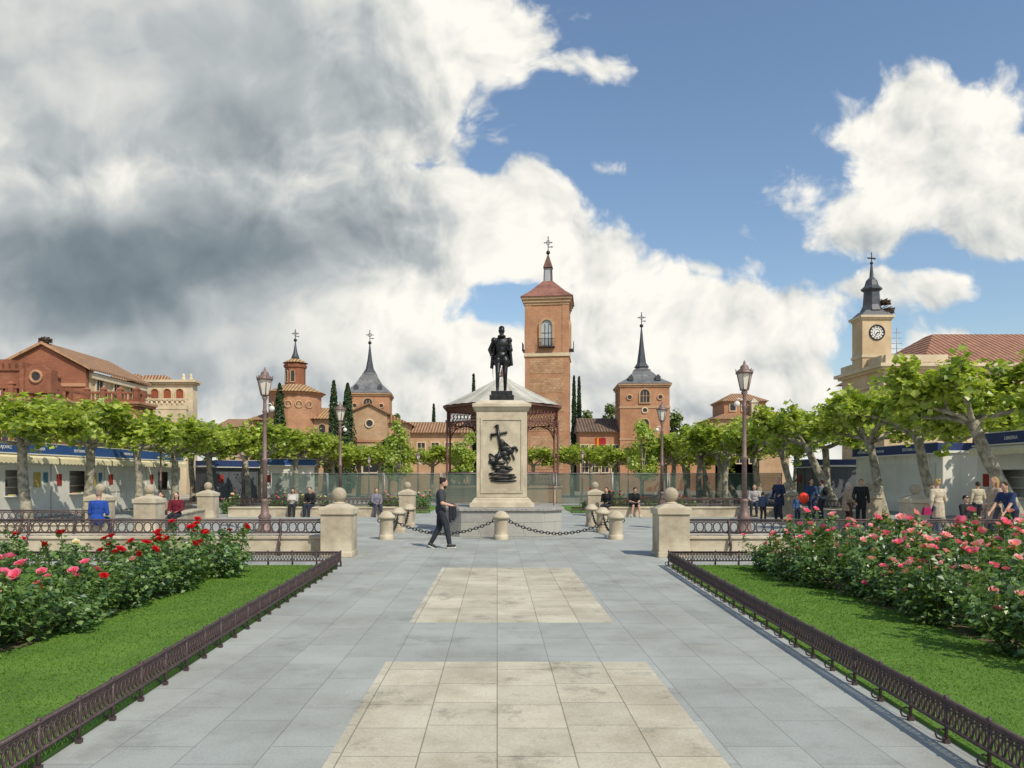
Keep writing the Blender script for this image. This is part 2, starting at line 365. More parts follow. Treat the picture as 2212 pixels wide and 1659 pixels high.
for z0,z1,a,b in ((.832,.96,.95,.95),(.961,1.06,.91,.85),(1.061,1.12,.85,.79)): m.frus(-a,a,-a,a,z0,-b,b,-b,b,z1)
m.build('plinth_moulding',STONE2,mon,.012)
zt=PZ(868,22)
m=MB(); m.box(-.75,.75,-.75,.75,1.121,zt-.28); m.build('shaft',STONE2,mon,.015)
m=MB()
for x0,x1,z0,z1 in ((-.63,.63,1.25,1.32),(-.63,.63,3.42,3.49),(-.63,-.57,1.321,3.419),(.57,.63,1.321,3.419)): m.box(x0,x1,-.775,-.751,z0,z1)
m.build('panel_frame',STONE,mon)
m=MB(); m.frus(-.765,.765,-.765,.765,zt-.279,-.83,.83,-.83,.83,zt-.16); m.box(-.87,.87,-.87,.87,zt-.159,zt-.06); m.frus(-.83,.83,-.83,.83,zt-.059,-.60,.60,-.60,.60,zt+.06); m.build('cornice',STONE2,mon,.01)
# relief : generic bronze windmill sails, beast and rocks
m=MB(); m.M=Matrix.Translation((0,-.765,0))
def bar(x0,z0,x1,z1,r,r2=None): m.tube([(x0,0,z0),(x1,-.02,z1)],[r,r2 or r*.8],6)
bar(-.33,2.97,.16,3.05,.045); bar(-.14,3.28,-.02,2.5,.05); bar(-.31,2.84,-.31,3.03,.02); bar(-.22,3.22,-.08,3.26,.02)
bar(-.05,2.5,-.24,2.0,.055); bar(-.36,2.42,-.14,2.3,.03); bar(-.36,2.42,-.33,2.2,.025)
for x,z,a,b in ((.0,2.72,.10,.13),(.10,2.58,.19,.09),(.22,2.50,.15,.10),(.06,2.42,.15,.10),(-.10,2.34,.12,.09),(.12,2.30,.10,.08),(-.28,2.18,.12,.09),(-.28,2.18,.05,.05),(-.05,2.14,.16,.06),(.10,2.02,.20,.05),(-.16,1.99,.14,.06),(.02,1.90,.24,.045),(.22,1.97,.12,.04),(-.25,1.82,.14,.05),(.12,1.80,.28,.035),(-.02,1.70,.36,.05),(.30,1.73,.14,.04),(.05,1.62,.40,.045)):
    m.ell((x,-.0,z),(a,.05,b),14,8)
bar(.30,2.56,.40,2.62,.055,.04); bar(.40,2.62,.47,2.50,.045,.03); bar(.30,2.44,.38,2.24,.035,.02); bar(.20,2.40,.26,2.22,.035,.02); bar(.05,2.36,.2,2.12,.035,.02); bar(-.1,2.25,-.3,2.05,.03); bar(.02,2.8,.2,2.66,.03)
m.M=None; m.build('bronze_relief',BRONZE,mon)
# ------------------------------------------------------------ people machinery
def ik(a,b,l1,l2,pole):
    d=b-a; L=min(d.length,l1+l2-.004); d.normalize(); b=a+d*L
    x=(l1*l1-l2*l2+L*L)/(2*L); h=math.sqrt(max(0,l1*l1-x*x)); p=pole-d*pole.dot(d)
    if p.length<1e-5:p=V((0,1,0))
    p.normalize(); return a+d*x+p*h,b
def remesh(mb,name,mt,parent,vox):
    o=mb.build(name,mt,parent); r=o.modifiers.new('r','REMESH'); r.mode='VOXEL'; r.voxel_size=vox; r.use_smooth_shade=True
    s=o.modifiers.new('s','SMOOTH'); s.factor=.5; s.iterations=2; pending.append(o); return o
def person(label,loc,rz,pose='stand',h=1.7,top=(.1,.1,.1),bot=(.05,.05,.07),shoe=(.03,.03,.03),hair=(.03,.02,.015),hairk='short',sleeve=1,shorts=False,lean=0,headlean=0,wr=None,an=None,vox=.013,coat=False,extra=None,root=None,headturn=0,foot=None,pole=.5):
    t=root or thing('person',label,'person',loc,rz); t.scale=(h/1.74,)*3
    sit=pose=='sit'
    pel=V((0,0,.54)) if sit else V((0,0,.93))
    if an is None: an=[V((-.11,.44,.09)),V((.12,.42,.09))] if sit else [V((-.1,.0,.09)),V((.11,.07,.09))]
    else: an=[V(a) for a in an]
    if wr is None: wr=[V((-.13,.33,.66)),V((.14,.31,.66))] if sit else [V((-.26,.06,.84)),V((.22,.20,.95))]
    else: wr=[V(a) for a in wr]
    u=V((0,math.sin(lean),math.cos(lean))); M3=Matrix.Rotation(-lean,3,'X'); X=V((1,0,0))
    neck=pel+u*.53; u2=V((0,math.sin(lean+headlean),math.cos(lean+headlean))); hd=neck+u2*.155+V((0,.015,0))
    MH=Matrix.Rotation(headturn,3,'Z')@Matrix.Rotation(-(lean+headlean),3,'X')
    def hp(x,y,z): return hd+MH@V((x,y,z))
    sh=[neck-u*.07-X*.185,neck-u*.07+X*.185]; hip=[pel-X*.09,pel+X*.09]
    el=[];kn=[];w2=[];a2=[]
    for i in (0,1):
        e,w=ik(sh[i],wr[i],.29,.26,V((-pole if i==0 else pole,-1,-.3))); el.append(e);w2.append(w)
        k,a=ik(hip[i],an[i],.43,.43,V((0,1,.35))); kn.append(k);a2.append(a)
    def torso(m,g):
        m.ell(pel+u*.03,(.165+g,.12+g,.14+g),14,10,M3); m.ell(pel+u*.2,(.145+g,.105+g,.18),14,10,M3); m.ell(pel+u*.36,(.172+g,.115+g,.165+g),14,10,M3)
        m.cap(neck-u*.075-X*.15,neck-u*.075+X*.15,.06+g,.06+g)
    def upper(m,g,i,tt=1): m.cap(sh[i],sh[i].lerp(el[i],tt),.055+g,.044+g)
    def fore(m,g,i,tt=1): m.cap(el[i],el[i].lerp(w2[i],tt),.043+g,.029+g)
    def thigh(m,g,i,tt=1): m.cap(hip[i],hip[i].lerp(kn[i],tt),.088+g,.062+g)
    def shin(m,g,i,tt=1): m.cap(kn[i],kn[i].lerp(a2[i],tt),.06+g,.04+g)
    b=MB(); torso(b,0); b.cap(neck-u*.06,hd-u2*.05,.056,.052)
    b.ell(hd,(.075,.093,.115),14,10,MH); b.ell(hp(0,.03,-.065),(.052,.058,.052),10,8,MH); b.ell(hp(0,.098,-.012),(.013,.022,.024),8,6,MH); b.ell(hp(0,.085,-.055),(.024,.014,.009),8,6,MH)
    for s in (-1,1): b.ell(hp(s*.077,-.005,-.005),(.012,.022,.032),8,6,MH)
    for i in (0,1):
        upper(b,0,i);fore(b,0,i);thigh(b,0,i);shin(b,0,i)
        d=(w2[i]-el[i]).normalized(); s=-1 if i==0 else 1
        fw=V((0,1,0)); sd=d.cross(fw)
        if sd.length<.2: sd=X.copy()
        sd.normalize(); nb=sd.cross(d).normalized()
        pm=w2[i]+d*.055; Mp=Matrix((nb,sd,d)).transposed(); b.ell(pm,(.038,.017,.052),10,8,Mp)
        for q,(o,l) in enumerate(((-.028,.062),(-.010,.074),(.010,.07),(.027,.055))):
            a0=pm+d*.035+nb*o; a1=a0+d*l*.55; a3=a1+(d*.8-sd*s*.5)*l*.5; b.tube([a0,a1,a3],[.0105,.010,.008],6)
        b.tube([pm+nb*.028-d*.02,pm+nb*.055+d*.01,pm+nb*.062+d*.04],[.012,.011,.009],6)
        ft=V((0,1,0)) if foot is None else V(foot[i])
        b.cap(a2[i]+V((0,0,-.02)),a2[i]+ft*.10+V((0,0,-.045)),.036,.03)
    if root is not None:
        for f in (extra or []): f(b,locals())
        return b,locals()
    remesh(b,'body',SKIN,t,.011)
    m=MB(); torso(m,.018)
    for i in (0,1):
        upper(m,.016,i,1 if sleeve>=1 else .75)
        if sleeve>=1: fore(m,.014,i,.93)
    if coat: m.cap(pel+u*.02-X*.05,pel-u*.02+X*.05,.16,.16) if sit else m.lathe([(.15,.62),(.185,.64),(.175,.9),(.15,1.1)],12)
    remesh(m,'jacket' if sleeve>=1 else 'shirt',fab(top),t,vox)
    m=MB(); m.ell(pel+u*.0,(.172,.132,.13),14,10,M3)
    for i in (0,1):
        thigh(m,.014,i,.95 if shorts else 1)
        if not shorts: shin(m,.018,i,.92)
    remesh(m,'shorts' if shorts else 'trousers',fab(bot),t,vox)
    for i in (0,1):
        ft=V((0,1,0)) if foot is None else V(foot[i])
        m=MB(); m.cap(a2[i]+V((0,0,-.035))-ft*.035,a2[i]+ft*.13+V((0,0,-.048)),.045,.037); m.cap(a2[i]+V((0,0,.02)),a2[i]+V((0,0,-.03)),.046,.048)
        remesh(m,'shoe',fab(shoe),t,.012)
    m=MB(); m.ell(hp(0,-.022,.028),(.084,.092,.102),14,10,MH)
    if hairk=='long':
        m.cap(hp(0,-.06,0),hp(0,-.075,-.20),.075,.05)
        for s in (-1,1): m.cap(hp(s*.065,-.03,.0),hp(s*.07,-.04,-.17),.03,.025)
    if hairk=='bob': m.ell(hp(0,-.03,-.03),(.092,.085,.10),12,10,MH)
    if hairk=='bun': m.ell(hp(0,-.10,.09),(.04,.04,.04),10,8,MH)
    if hairk=='cap': m.ell(hp(0,.07,.055),(.06,.075,.012),10,6,MH)
    remesh(m,'cap' if hairk=='cap' else 'hair',fab(hair),t,.012)
    if extra:
        for f in extra: f(t,locals())
    m=MB()
    for s in (-1,1): m.ell(hp(s*.031,.083,.015),(.012,.008,.007),8,6,MH)
    m.build('eyes',GLASSD,t)
    return t
def beard(t,L):
    m=MB(); hp=L['hp']; m.ell(hp(0,.045,-.085),(.058,.055,.05),12,8,L['MH']); remesh(m,'beard',fab((.03,.02,.015)),t,.01)
def socks(t,L):
    for i in (0,1):
        m=MB(); d=(L['kn'][i]-L['a2'][i]).normalized(); m.cap(L['a2'][i]+d*.02,L['a2'][i]+d*.09,.05,.052); m.build('sock',WHITE,t)
        ft=V(L['foot'][i]); a=L['a2'][i]; m=MB(); m.cap(a+V((0,0,-.075))-ft*.04,a+ft*.14+V((0,0,-.082)),.03,.026); m.build('sole',WHITE,t)
def tote(col):
    def f(t,L):
        m=MB(); u=L['u']; p=L['pel']+u*.33; m.ell(p+V((0,-.17,0)),(.14,.09,.2),12,8,L['M3']); remesh(m,'backpack',fab(col),t,.014)
    return f
wk=person('man with beard walking in grey t-shirt and dark jeans before the monument',(PX(952,18),18,0),-PI/2,'stand',1.72,(.06,.064,.072),(.032,.037,.048),(.05,.05,.05),hairk='bun',sleeve=0,
  wr=[(-.24,.20,1.04),(.20,.30,1.06)],an=[(-.07,-.25,.125),(.08,.23,.085)],lean=.03,headlean=.25,extra=[beard,socks],foot=[(0,.9,-.4),(0,.99,.1)],vox=.011)
m=MB()
for a,b,r in (((0,0,0),(.02,.03,-.30),.07),((.03,.02,.01),(.06,.05,-.24),.06),((-.05,-.02,0),(-.06,.0,-.36),.055),((-.05,0,.03),(.06,.0,.03),.06)): m.cap(a,b,r,r*.6)
jk=remesh(m,'carried_jacket',fab((.03,.03,.045)),None,.013); jk.location=(PX(952,18)+.30,17.85,1.02); tag(jk,'dark jacket carried over the forearm of the walking man','jacket')
def at(px,Y): return (PX(px,Y),Y,0)
B_=PI
person('seated man in bright blue jacket seen from behind at far left',(PX(210,20.95),20.95,-.02),.1,'sit',1.78,(.02,.07,.33),(.02,.05,.16),hair=(.25,.2,.15),lean=.15,coat=True)
person('woman in maroon top sitting on the side bench at left',(PX(381,24.6),24.6,-.02),B_+.1,'sit',1.62,(.16,.015,.03),(.03,.03,.04),hair=(.02,.012,.01),hairk='long',an=[(-.1,.5,.09),(.1,.36,.09)])
person('person in beige coat sitting left of the woman in maroon',(PX(352,25.3),25.3,-.02),B_-.3,'sit',1.6,(.32,.24,.16),(.06,.05,.05),hair=(.1,.06,.03),hairk='bob',lean=.1)
person('person in white top and black trousers sitting on the far bench reading',(PX(633,32.2),32.2,-.02),B_+.15,'sit',1.65,(.45,.42,.38),(.03,.03,.035),hair=(.03,.02,.02),hairk='long',headlean=.4,wr=[(-.08,.36,.78),(.08,.36,.78)],an=[(-.1,.48,.09),(.12,.36,.09)])
person('person in black sweater and jeans sitting with hands together on the far bench',(PX(671,32.2),32.2,-.02),B_-.15,'sit',1.7,(.02,.02,.024),(.03,.04,.06),hair=(.06,.035,.02),lean=.12)
person('person in grey patterned jacket sitting at right end of far left bench',(PX(813,32.2),32.2,-.02),B_+.4,'sit',1.62,(.20,.20,.25),(.06,.07,.10),hair=(.08,.05,.03),hairk='bob',an=[(-.15,.42,.09),(.2,.5,.09)])
person('person in black sitting right of the monument near the bollards',(PX(1312,32.2),32.2,-.02),B_-.5,'sit',1.68,(.02,.02,.025),(.03,.03,.04),hair=(.02,.015,.01),hairk='long',lean=.15)
person('man in black t-shirt and shorts bent forward on the far right bench',(PX(1368,32.2),32.2,-.02),B_+.1,'sit',1.74,(.018,.018,.02),(.03,.03,.035),shoe=(.6,.6,.6),sleeve=0,shorts=True,lean=.32,headlean=.25,wr=[(-.1,.42,.66),(.1,.42,.66)],an=[(-.18,.40,.09),(.2,.42,.09)])
person('person in pale grey top sitting left of the man in navy',(PX(1630,31.5),31.5,.1),B_-.4,'sit',1.7,(.50,.48,.46),(.04,.05,.08),hair=(.10,.06,.03),lean=.1)
person('person in dark clothes leaning forward between the pale grey sitter and the man in navy',(PX(1661,31.3),31.3,.08),B_+.6,'sit',1.66,(.09,.10,.13),(.04,.045,.06),hair=(.04,.025,.02),lean=.35,headlean=.1)
person('bald man in navy jacket standing with one arm out toward a child',at(1684,29),PI/2+.5,'stand',1.72,(.025,.04,.085),(.04,.045,.07),hair=(.40,.26,.18),lean=.12,wr=[(-.34,.36,1.05),(.30,.1,.86)],coat=True)
person('small child in dark jacket beside the man in navy',at(1648,28.6),-.6,'stand',1.15,(.08,.11,.18),(.04,.04,.05),hair=(.12,.07,.03),vox=.016)
person('person in dark blue jacket with brown hair standing behind the red balloon',at(1752,28.6),B_+.2,'stand',1.66,(.035,.075,.17),(.03,.04,.08),hair=(.11,.06,.025),hairk='bob',wr=[(-.12,.3,1.08),(.15,.28,1.05)])
person('child in blue holding a red balloon',at(1722,28),B_,'stand',1.05,(.06,.14,.32),(.04,.05,.08),hair=(.10,.06,.03),wr=[(-.16,.25,1.1),(.25,.1,.85)],vox=.016)
person('person with a black backpack standing at right of the balloon group',at(1776,29.5),.5,'stand',1.62,(.14,.18,.22),(.06,.07,.10),hair=(.05,.03,.02),extra=[tote((.02,.02,.025))])
person('elderly woman in beige coat and white hair standing in profile',at(1829,25.5),-PI/2,'stand',1.55,(.42,.31,.21),(.10,.05,.04),hair=(.52,.47,.40),hairk='bob',lean=.08,coat=True)
person('man in black coat standing beside the woman in beige',at(1860,26.3),PI-.5,'stand',1.66,(.025,.027,.03),(.03,.03,.035),hair=(.05,.04,.03),coat=True)
person('blonde woman in cream jacket seen from behind at right',at(2026,20.5),.25,'stand',1.68,(.55,.47,.35),(.09,.12,.19),hair=(.50,.34,.13),hairk='bun',coat=True,wr=[(-.27,.02,.86),(.2,.26,1.05)],lean=.04)
person('boy in black with dark cap sitting at right',(PX(2086,21.5),21.5,-.02),B_+.3,'sit',1.58,(.025,.027,.03),(.04,.04,.05),hair=(.02,.02,.025),hairk='cap')
person('person in cream sweatshirt standing farther away at right behind the boy in a cap',at(2112,25),.0,'stand',1.58,(.55,.48,.36),(.05,.06,.08),hair=(.06,.04,.03))
person('woman with long fair hair in beige coat standing at far right',at(2148,19.0),PI/2,'stand',1.74,(.48,.36,.26),(.10,.11,.14),hair=(.42,.26,.11),hairk='long',coat=True,wr=[(-.2,.28,1.05),(.24,.1,.88)])
person('person in dark blue shirt bending at the right edge of the photo',at(2186,18.6),PI/2+.3,'stand',1.66,(.03,.05,.13),(.03,.03,.05),hair=(.06,.035,.02),lean=.4,headlean=-.1,wr=[(-.2,.5,.9),(.2,.5,.9)],sleeve=0)
person('person in grey seated low behind the far right roses, beside the woman with fair hair',(PX(2170,21.4),21.4,-.02),B_-.2,'sit',1.66,(.16,.17,.19),(.05,.05,.06),hair=(.08,.05,.03),lean=.15)
m=MB(); m.ell((0,0,0),(.18,.18,.205),16,12); m.lathe([(.012,-.22),(.004,-.20)],8); m.tube([(0,0,-.22),(.01,0,-.5)],.003,4); tag(m.build('balloon',mat('red_balloon',(.85,.06,.02),(.8,.055,.02),2,.3)),'red balloon held by the child in blue','balloon').location=(PX(1736,27.2),27.2,PZ(1076,27.2))
m=MB(); m.frus(-.12,.12,-.06,.06,0,-.09,.09,-.04,.04,.2); m.torus((0,0,.22),(.08,0,0),(0,0,.08),.010,10,5); tag(m.build('handbag',fab((.35,.02,.10)),None,.02),'magenta bag hanging beside the woman in cream','bag').location=(PX(2002,20.4),20.4,PZ(1112,20.4))
m=MB(); m.frus(-.13,0,-.01,.01,0,-.13,0,-.04,-.02,.2); m.frus(.002,.13,-.01,.01,0,.002,.13,-.04,-.02,.2); tag(m.build('open_book',WHITE),'open white book in the hands of the seated reader','book').location=(PX(633,31.8),31.78,.74)
# ------------------------------------------------------------ statue
st=thing('bronze_statue','dark bronze standing man with short cape, ruff and sword on top of the pedestal','statue',(AX-.04,MY-.15,zt+.30),B_)
def cape(b,L):
    for i in range(11):
        a=-1.0+2.0*i/10; x=math.sin(a)*.25; y=-.05-math.cos(a)*.13
        b.tube([(math.sin(a)*.16,-.02-math.cos(a)*.08,1.42),(x,y,1.15),(x*1.22,y*1.35,.74+.07*math.sin(i*1.7))],[.05,.055,.048],7)
    b.torus((0,.02,1.475),(.085,0,0),(0,.085,0),.028,14,6)
    for s in (-1,1):
        b.ell((s*.095,.01,.82),(.112,.12,.15),12,8); b.ell((s*.20,0,1.37),(.075,.075,.085),10,8)
    b.tube([(.22,-.30,.42),(.23,.0,.84),(.24,.12,1.0)],[.012,.014,.018],6); b.torus((.24,.08,.96),(.06,0,0),(0,.045,.045),.012,10,5)
    b.ell((0,.075,1.52),(.032,.03,.055),8,6); b.ell((0,-.02,1.68),(.08,.092,.075),12,8)
    b.tube([(-.10,.24,1.10),(-.20,.30,1.22)],[.028,.022],6)
b,L=person(None,None,0,'stand',2.06,an=[(-.09,-.06,.09),(.11,.15,.09)],wr=[(-.12,.26,1.12),(.27,.12,.98)],root=st,headturn=.3,extra=[cape],pole=.65,lean=-.02,headlean=.1)
remesh(b,'figure',BRONZE,st,.013)
m=MB(); m.box(-.27,.27,-.24,.30,-.06,.045); m.box(-.31,.31,-.28,.34,-.205,-.061); m.build('plinth',BRONZE,st,.01)
# ------------------------------------------------------------ bollards + chains
def bollard_proto():
    t=thing('stone_bollard','x','bollard',(0,0,0),0,'stone bollards around the monument')
    m=MB(); m.lathe([(.215,-.02),(.215,.10),(.19,.14),(.185,.56),(.2,.575)],24); m.build('shaft',STONE,t,.008)
    m=MB(); m.lathe([(.235,.576),(.24,.62),(.225,.66),(.17,.70),(.14,.75),(.06,.785)],24); m.build('cap',STONE2,t)
    for s in (-1,1):
        m=MB(); m.torus((s*.20,0,.52),(.045,0,0),(0,0,.045),.014,10,5); m.build('chain_ring',BLACK,t)
    return t
BOL=bollard_proto()
bp=[(-3.08,20.6,'at the front left corner of the chain square'),(.11,20.6,'in the middle of the front row, before the monument'),(3.30,20.6,'at the front right corner of the chain square'),
(-3.08,23.2,'second in the left row'),(-3.08,25.9,'at the back left corner'),(3.30,23.2,'second in the right row'),(3.30,25.9,'at the back right corner')]
for i,(x,y,l) in enumerate(bp):
    lab='round stone bollard '+l
    if i==0: BOL.location=(x,y,0);BOL['label']=lab
    else: dup(BOL,(x,y,0),0 if i<3 else PI/2,lab)
def chain(a,b,lab,sag=.34):
    a=V((a[0],a[1],.50));b=V((b[0],b[1],.50));d=(b-a).normalized();a=a+d*.23;b=b-d*.23;L=(b-a).length;n=int(L*1.06/.088);m=MB()
    sd=V((-d.y,d.x,0))
    for i in range(n):
        t=(i+.5)/n; p=a.lerp(b,t); p.z-=sag*4*t*(1-t); sl=V((d.x,d.y,-sag*4*(1-2*t)/L)).normalized(); up=sd.cross(sl)
        m.torus(p-a,sl*.06,(sd if i%2 else up)*.036,.014,10,5)
    o=m.build('hanging_chain',BLACK); o.location=a; tag(o,lab,'chain',None)
chain(bp[0],bp[1],'black chain sagging between the front left and front middle bollards'); chain(bp[1],bp[2],'black chain sagging between the front middle and front right bollards')
chain(bp[0],bp[3],'black chain between the two nearer bollards of the left row'); chain(bp[3],bp[4],'black chain between the two farther bollards of the left row')
chain(bp[2],bp[5],'black chain between the two nearer bollards of the right row'); chain(bp[5],bp[6],'black chain between the two farther bollards of the right row')
# ------------------------------------------------------------ street lamps
def lamp_proto():
    t=thing('street_lamp','x','street lamp',(0,0,0),0,'tall lantern street lamps')
    m=MB(); m.lathe([(.26,0),(.26,.12),(.2,.16),(.18,.45),(.21,.5),(.13,.6),(.10,.95),(.13,1.0),(.085,1.06)],12); m.build('base',LIRON,t)
    m=MB(); m.lathe([(.08,1.05),(.072,2.2),(.095,2.24),(.095,2.3),(.066,2.34),(.055,3.7),(.085,3.76),(.055,3.82),(.05,4.1),(.10,4.2),(.05,4.26)],12); m.build('post',LIRON,t)
    ln=MB()
    for k in range(6):
        a=2*PI*k/6; ln.tube([(.12*math.cos(a),.12*math.sin(a),4.27),(.225*math.cos(a),.225*math.sin(a),4.74)],.014,5)
    ln.lathe([(.13,4.25),(.13,4.29)],6); ln.lathe([(.25,4.74),(.26,4.78),(.19,4.85),(.12,4.9),(.13,4.93),(.09,4.99),(.03,5.03),(.04,5.06),(.008,5.14)],12)
    for k in range(6):
        a=2*PI*k/6; ln.cap((.24*math.cos(a),.24*math.sin(a),4.78),(.255*math.cos(a),.255*math.sin(a),4.87),.02,.012,6)
    l=ln.build('lantern',LIRON,t)
    m=MB(); m.lathe([(.11,4.291),(.208,4.738)],6,smooth=False); m.build('glass',GLASS,l)
    m=MB(); m.tube([(0,0,3.95),(.18,0,4.02),(.22,0,3.95)],.018,6); m.ell((.22,0,3.85),.09,12,10); m.build('globe',WHITEG,t); return t
LMP=lamp_proto()
lp=[(PX(572,23),23,1.0,'nearest tall lamp at left, with brown post and glass lantern'),(PX(1608,22.3),22.3,1.02,'nearest tall lamp at right, with brown post and glass lantern'),(PX(735,33.5),33.5,1,'second tall lamp at left before the domed church'),(PX(1430,33.5),33.5,1,'second tall lamp at right before the square slate tower')]
for i,(x,y,s,l) in enumerate(lp):
    if i==0: LMP.location=(x,y,0);LMP['label']=l
    else: dup(LMP,(x,y,0),0 if i%2==0 else PI,l,None,s)
for px,py,Y,l in ((903,975,52,'small far lamp just left of the bandstand'),(1258,972,54,'small far lamp at the foot of the main tower'),(1357,985,58,'small far lamp before the square slate tower'),(797,985,58,'small far lamp before the brick gable front'),(524,962,44,'small lamp left of the nearest tall left lamp'),(347,950,36,'small lamp beside the end of the left stalls')):
    dup(LMP,(PX(px,Y),Y,0),0,l,'small far lantern lamps',PZ(py,Y)/5.12)
# ------------------------------------------------------------ construction fence
ft=thing('site_fence_panel','x','fence panel',(0,0,0),0,'green netted site fence panels')
m=MB(); W=3.38
for x in (.03,W-.03): m.tube([(x,0,0),(x,0,1.95)],.03,6)
for z in (.15,1.93): m.tube([(.03,0,z),(W-.03,0,z)],.022,6)
m.build('frame',STEEL,ft)
m=MB(); n=12
vs=[(W*i/n,.03*math.sin(i*2.1)+.035,z) for z in (.12,1.0,1.9) for i in range(n+1)]
m.add(vs,[(r*(n+1)+i,r*(n+1)+i+1,(r+1)*(n+1)+i+1,(r+1)*(n+1)+i) for r in (0,1) for i in range(n)]); m.build('netting',NET,ft)
m=MB(); m.box(-.1,.3,-.3,.3,0,.13); m.build('foot',GRAN,ft)
for i in range(9):
    l='green netted site fence panel, %s from the left'%(['first','second','third','fourth','fifth','sixth','seventh','eighth','last'][i])
    if i==0: ft.location=(-13.6,44.5,0);ft['label']=l
    else: dup(ft,(-13.6+3.42*i,44.5+R.uniform(-.25,.25),0),R.uniform(-.06,.06),l)
# ------------------------------------------------------------ bandstand
bs=thing('bandstand','octagonal iron bandstand with pale striped conical roof behind the monument','bandstand',(.35,51,0))
m=MB(); m.lathe([(4.4,0),(4.4,.15),(4.25,.15),(4.25,1.0),(4.35,1.0),(4.35,1.1)],8,ph=PI/8,smooth=False); m.build('platform',BRKC,bs)
colm=MB(); colm.lathe([(.16,1.1),(.16,1.3),(.09,1.4),(.075,3),(.10,3.05),(.07,3.15),(.065,5.3),(.13,5.5)],10); me=colm.mesh('column',RIRON)
rl=MB();brk=MB();PTS=[]
for k in range(8):
    a=PI/8+k*PI/4; inst('column',me,bs,(4.0*math.cos(a),4.0*math.sin(a),0)); PTS.append(V((4.0*math.cos(a),4.0*math.sin(a),0)))
for k in range(8):
    a=PTS[k];b=PTS[(k+1)%8];d=(b-a);L=d.length;d.normalize();up=V((0,0,1))
    for z in (1.2,1.95,2.0): rl.tube([a+up*z,b+up*z],.03,5)
    n=10
    for i in range(n):
        p=a+d*(L*(i+.5)/n); rl.torus(p+up*1.57,d*.13,up*.34,.022,10,4)
    for z in (5.35,6.28): brk.tube([a+up*z,b+up*z],.045,5)
    for i in range(9):
        p=a+d*(L*(i+.5)/9); brk.torus(p+up*5.82,d*.16,up*.40,.028,10,4); brk.torus(p+up*5.82,d*.07,up*.12,.022,8,4); brk.torus(p+up*5.22,d*.12,up*.10,.025,8,4)
    for s,o in ((1,a),(-1,b)):
        q=[o+d*s*(1.25*(1-math.cos(t)))+up*(4.0+1.3*math.sin(t)) for t in [i*PI/2/7 for i in range(8)]]
        brk.tube(q,.04,5)
        for j in range(1,7):
            c=o+d*s*(.17*j*.55)+up*(4.55+.11*j); brk.torus(c+up*.1,d*.10,up*.10,.022,8,4)
rl.build('railing',RIRON,bs); brk.build('lattice_frieze',RIRON,bs)
m=MB(); m.lathe([(4.28,6.32),(4.28,6.46)],8,ph=PI/8,smooth=False); m.build('eave',RIRON,bs)
m=MB(); n=64; prof=[(4.30,6.47),(3.2,6.98),(2.1,7.52),(1.0,8.1),(.25,8.55)]
vs=[];fs=[]
def orad(t,r):
    q=((t-PI/8)%(PI/4))-PI/8; return r*math.cos(PI/8)/math.cos(q)*(.5)+r*.5*.97
for r,z in prof:
    for j in range(n):
        t=2*PI*j/n; rr=orad(t,r); vs.append((rr*math.cos(t),rr*math.sin(t),z+(.03 if j%2 else 0)))
for i in range(len(prof)-1):
    for j in range(n): fs.append((i*n+j,i*n+(j+1)%n,(i+1)*n+(j+1)%n,(i+1)*n+j))
m.add(vs,fs)
for i in range(len(m.mi)): m.mi[i]=(i//2)%2
m.build('roof',[ROOFA,ROOFB],bs)
m=MB(); m.lathe([(.3,8.45),(.12,8.75),(.14,8.85),(.02,9.3)],10); m.build('finial',RIRON,bs)
# ------------------------------------------------------------ windows helper
def Fm(x,y,z,rot=0): return Matrix.Translation((x,y,z))@Matrix.Rotation(rot,4,'Z')
def outl(w,h,arch,n=9):
    if arch:
        r=w/2; return [(-r,0)]+[(-r*math.cos(PI*i/n),h-r+r*math.sin(PI*i/n)) for i in range(n+1)]+[(r,0)]
    return [(-w/2,0),(-w/2,h),(w/2,h),(w/2,0)]
def window(root,M,w,h,arch,fm,pm=None,fw=.14,dp=.12,bars=0,name='window'):
    i_=outl(w,h,arch);o_=outl(w+2*fw,h+fw,arch);n=len(i_);m=MB();m.M=M
    vs=[(x,-dp,z) for x,z in i_]+[(x,-dp,z) for x,z in o_]+[(x,.02,z) for x,z in i_]+[(x,.02,z) for x,z in o_]; fs=[]
    for k in range(n-1):
        fs+=[(k,k+1,n+k+1,n+k)[::-1],(k,2*n+k,2*n+k+1,k+1)[::-1],(n+k,n+k+1,3*n+k+1,3*n+k)[::-1]]
    m.add(vs,fs); m.box(-w/2-fw,w/2+fw,-dp-.03,.02,-.12,-.001)
    o=m.build(name,fm,root); m=MB();m.M=M; m.add([(x,-.012,z) for x,z in i_],[tuple(range(n))[::-1]]); m.build('pane',pm or GLASSD,o)
    if bars:
        m=MB();m.M=M
        for k in range(1,bars+1): x=-w/2+w*k/(bars+1); m.box(x-.03,x+.03,-.05,-.03,0,h*(.85 if arch else 1))
        m.box(-w/2,w/2,-.052,-.031,h*.5,h*.5+.05); m.build('glazing_bar',SLATED if pm else fm,o)
    return o
def rnd(root,M,r,fm):
    m=MB();m.M=M; m.torus((0,-.03,0),(r,0,0),(0,0,r),.09,16,6); o=m.build('round_window',fm,root); m=MB();m.M=M; m.add([(r*math.cos(2*PI*i/16),-.012,r*math.sin(2*PI*i/16)) for i in range(16)],[tuple(range(16))]); m.build('pane',GLASSD,o)
def part(root,name,mt,fn,bevel=0):
    m=MB(); fn(m); return m.build(name,mt,root,bevel)
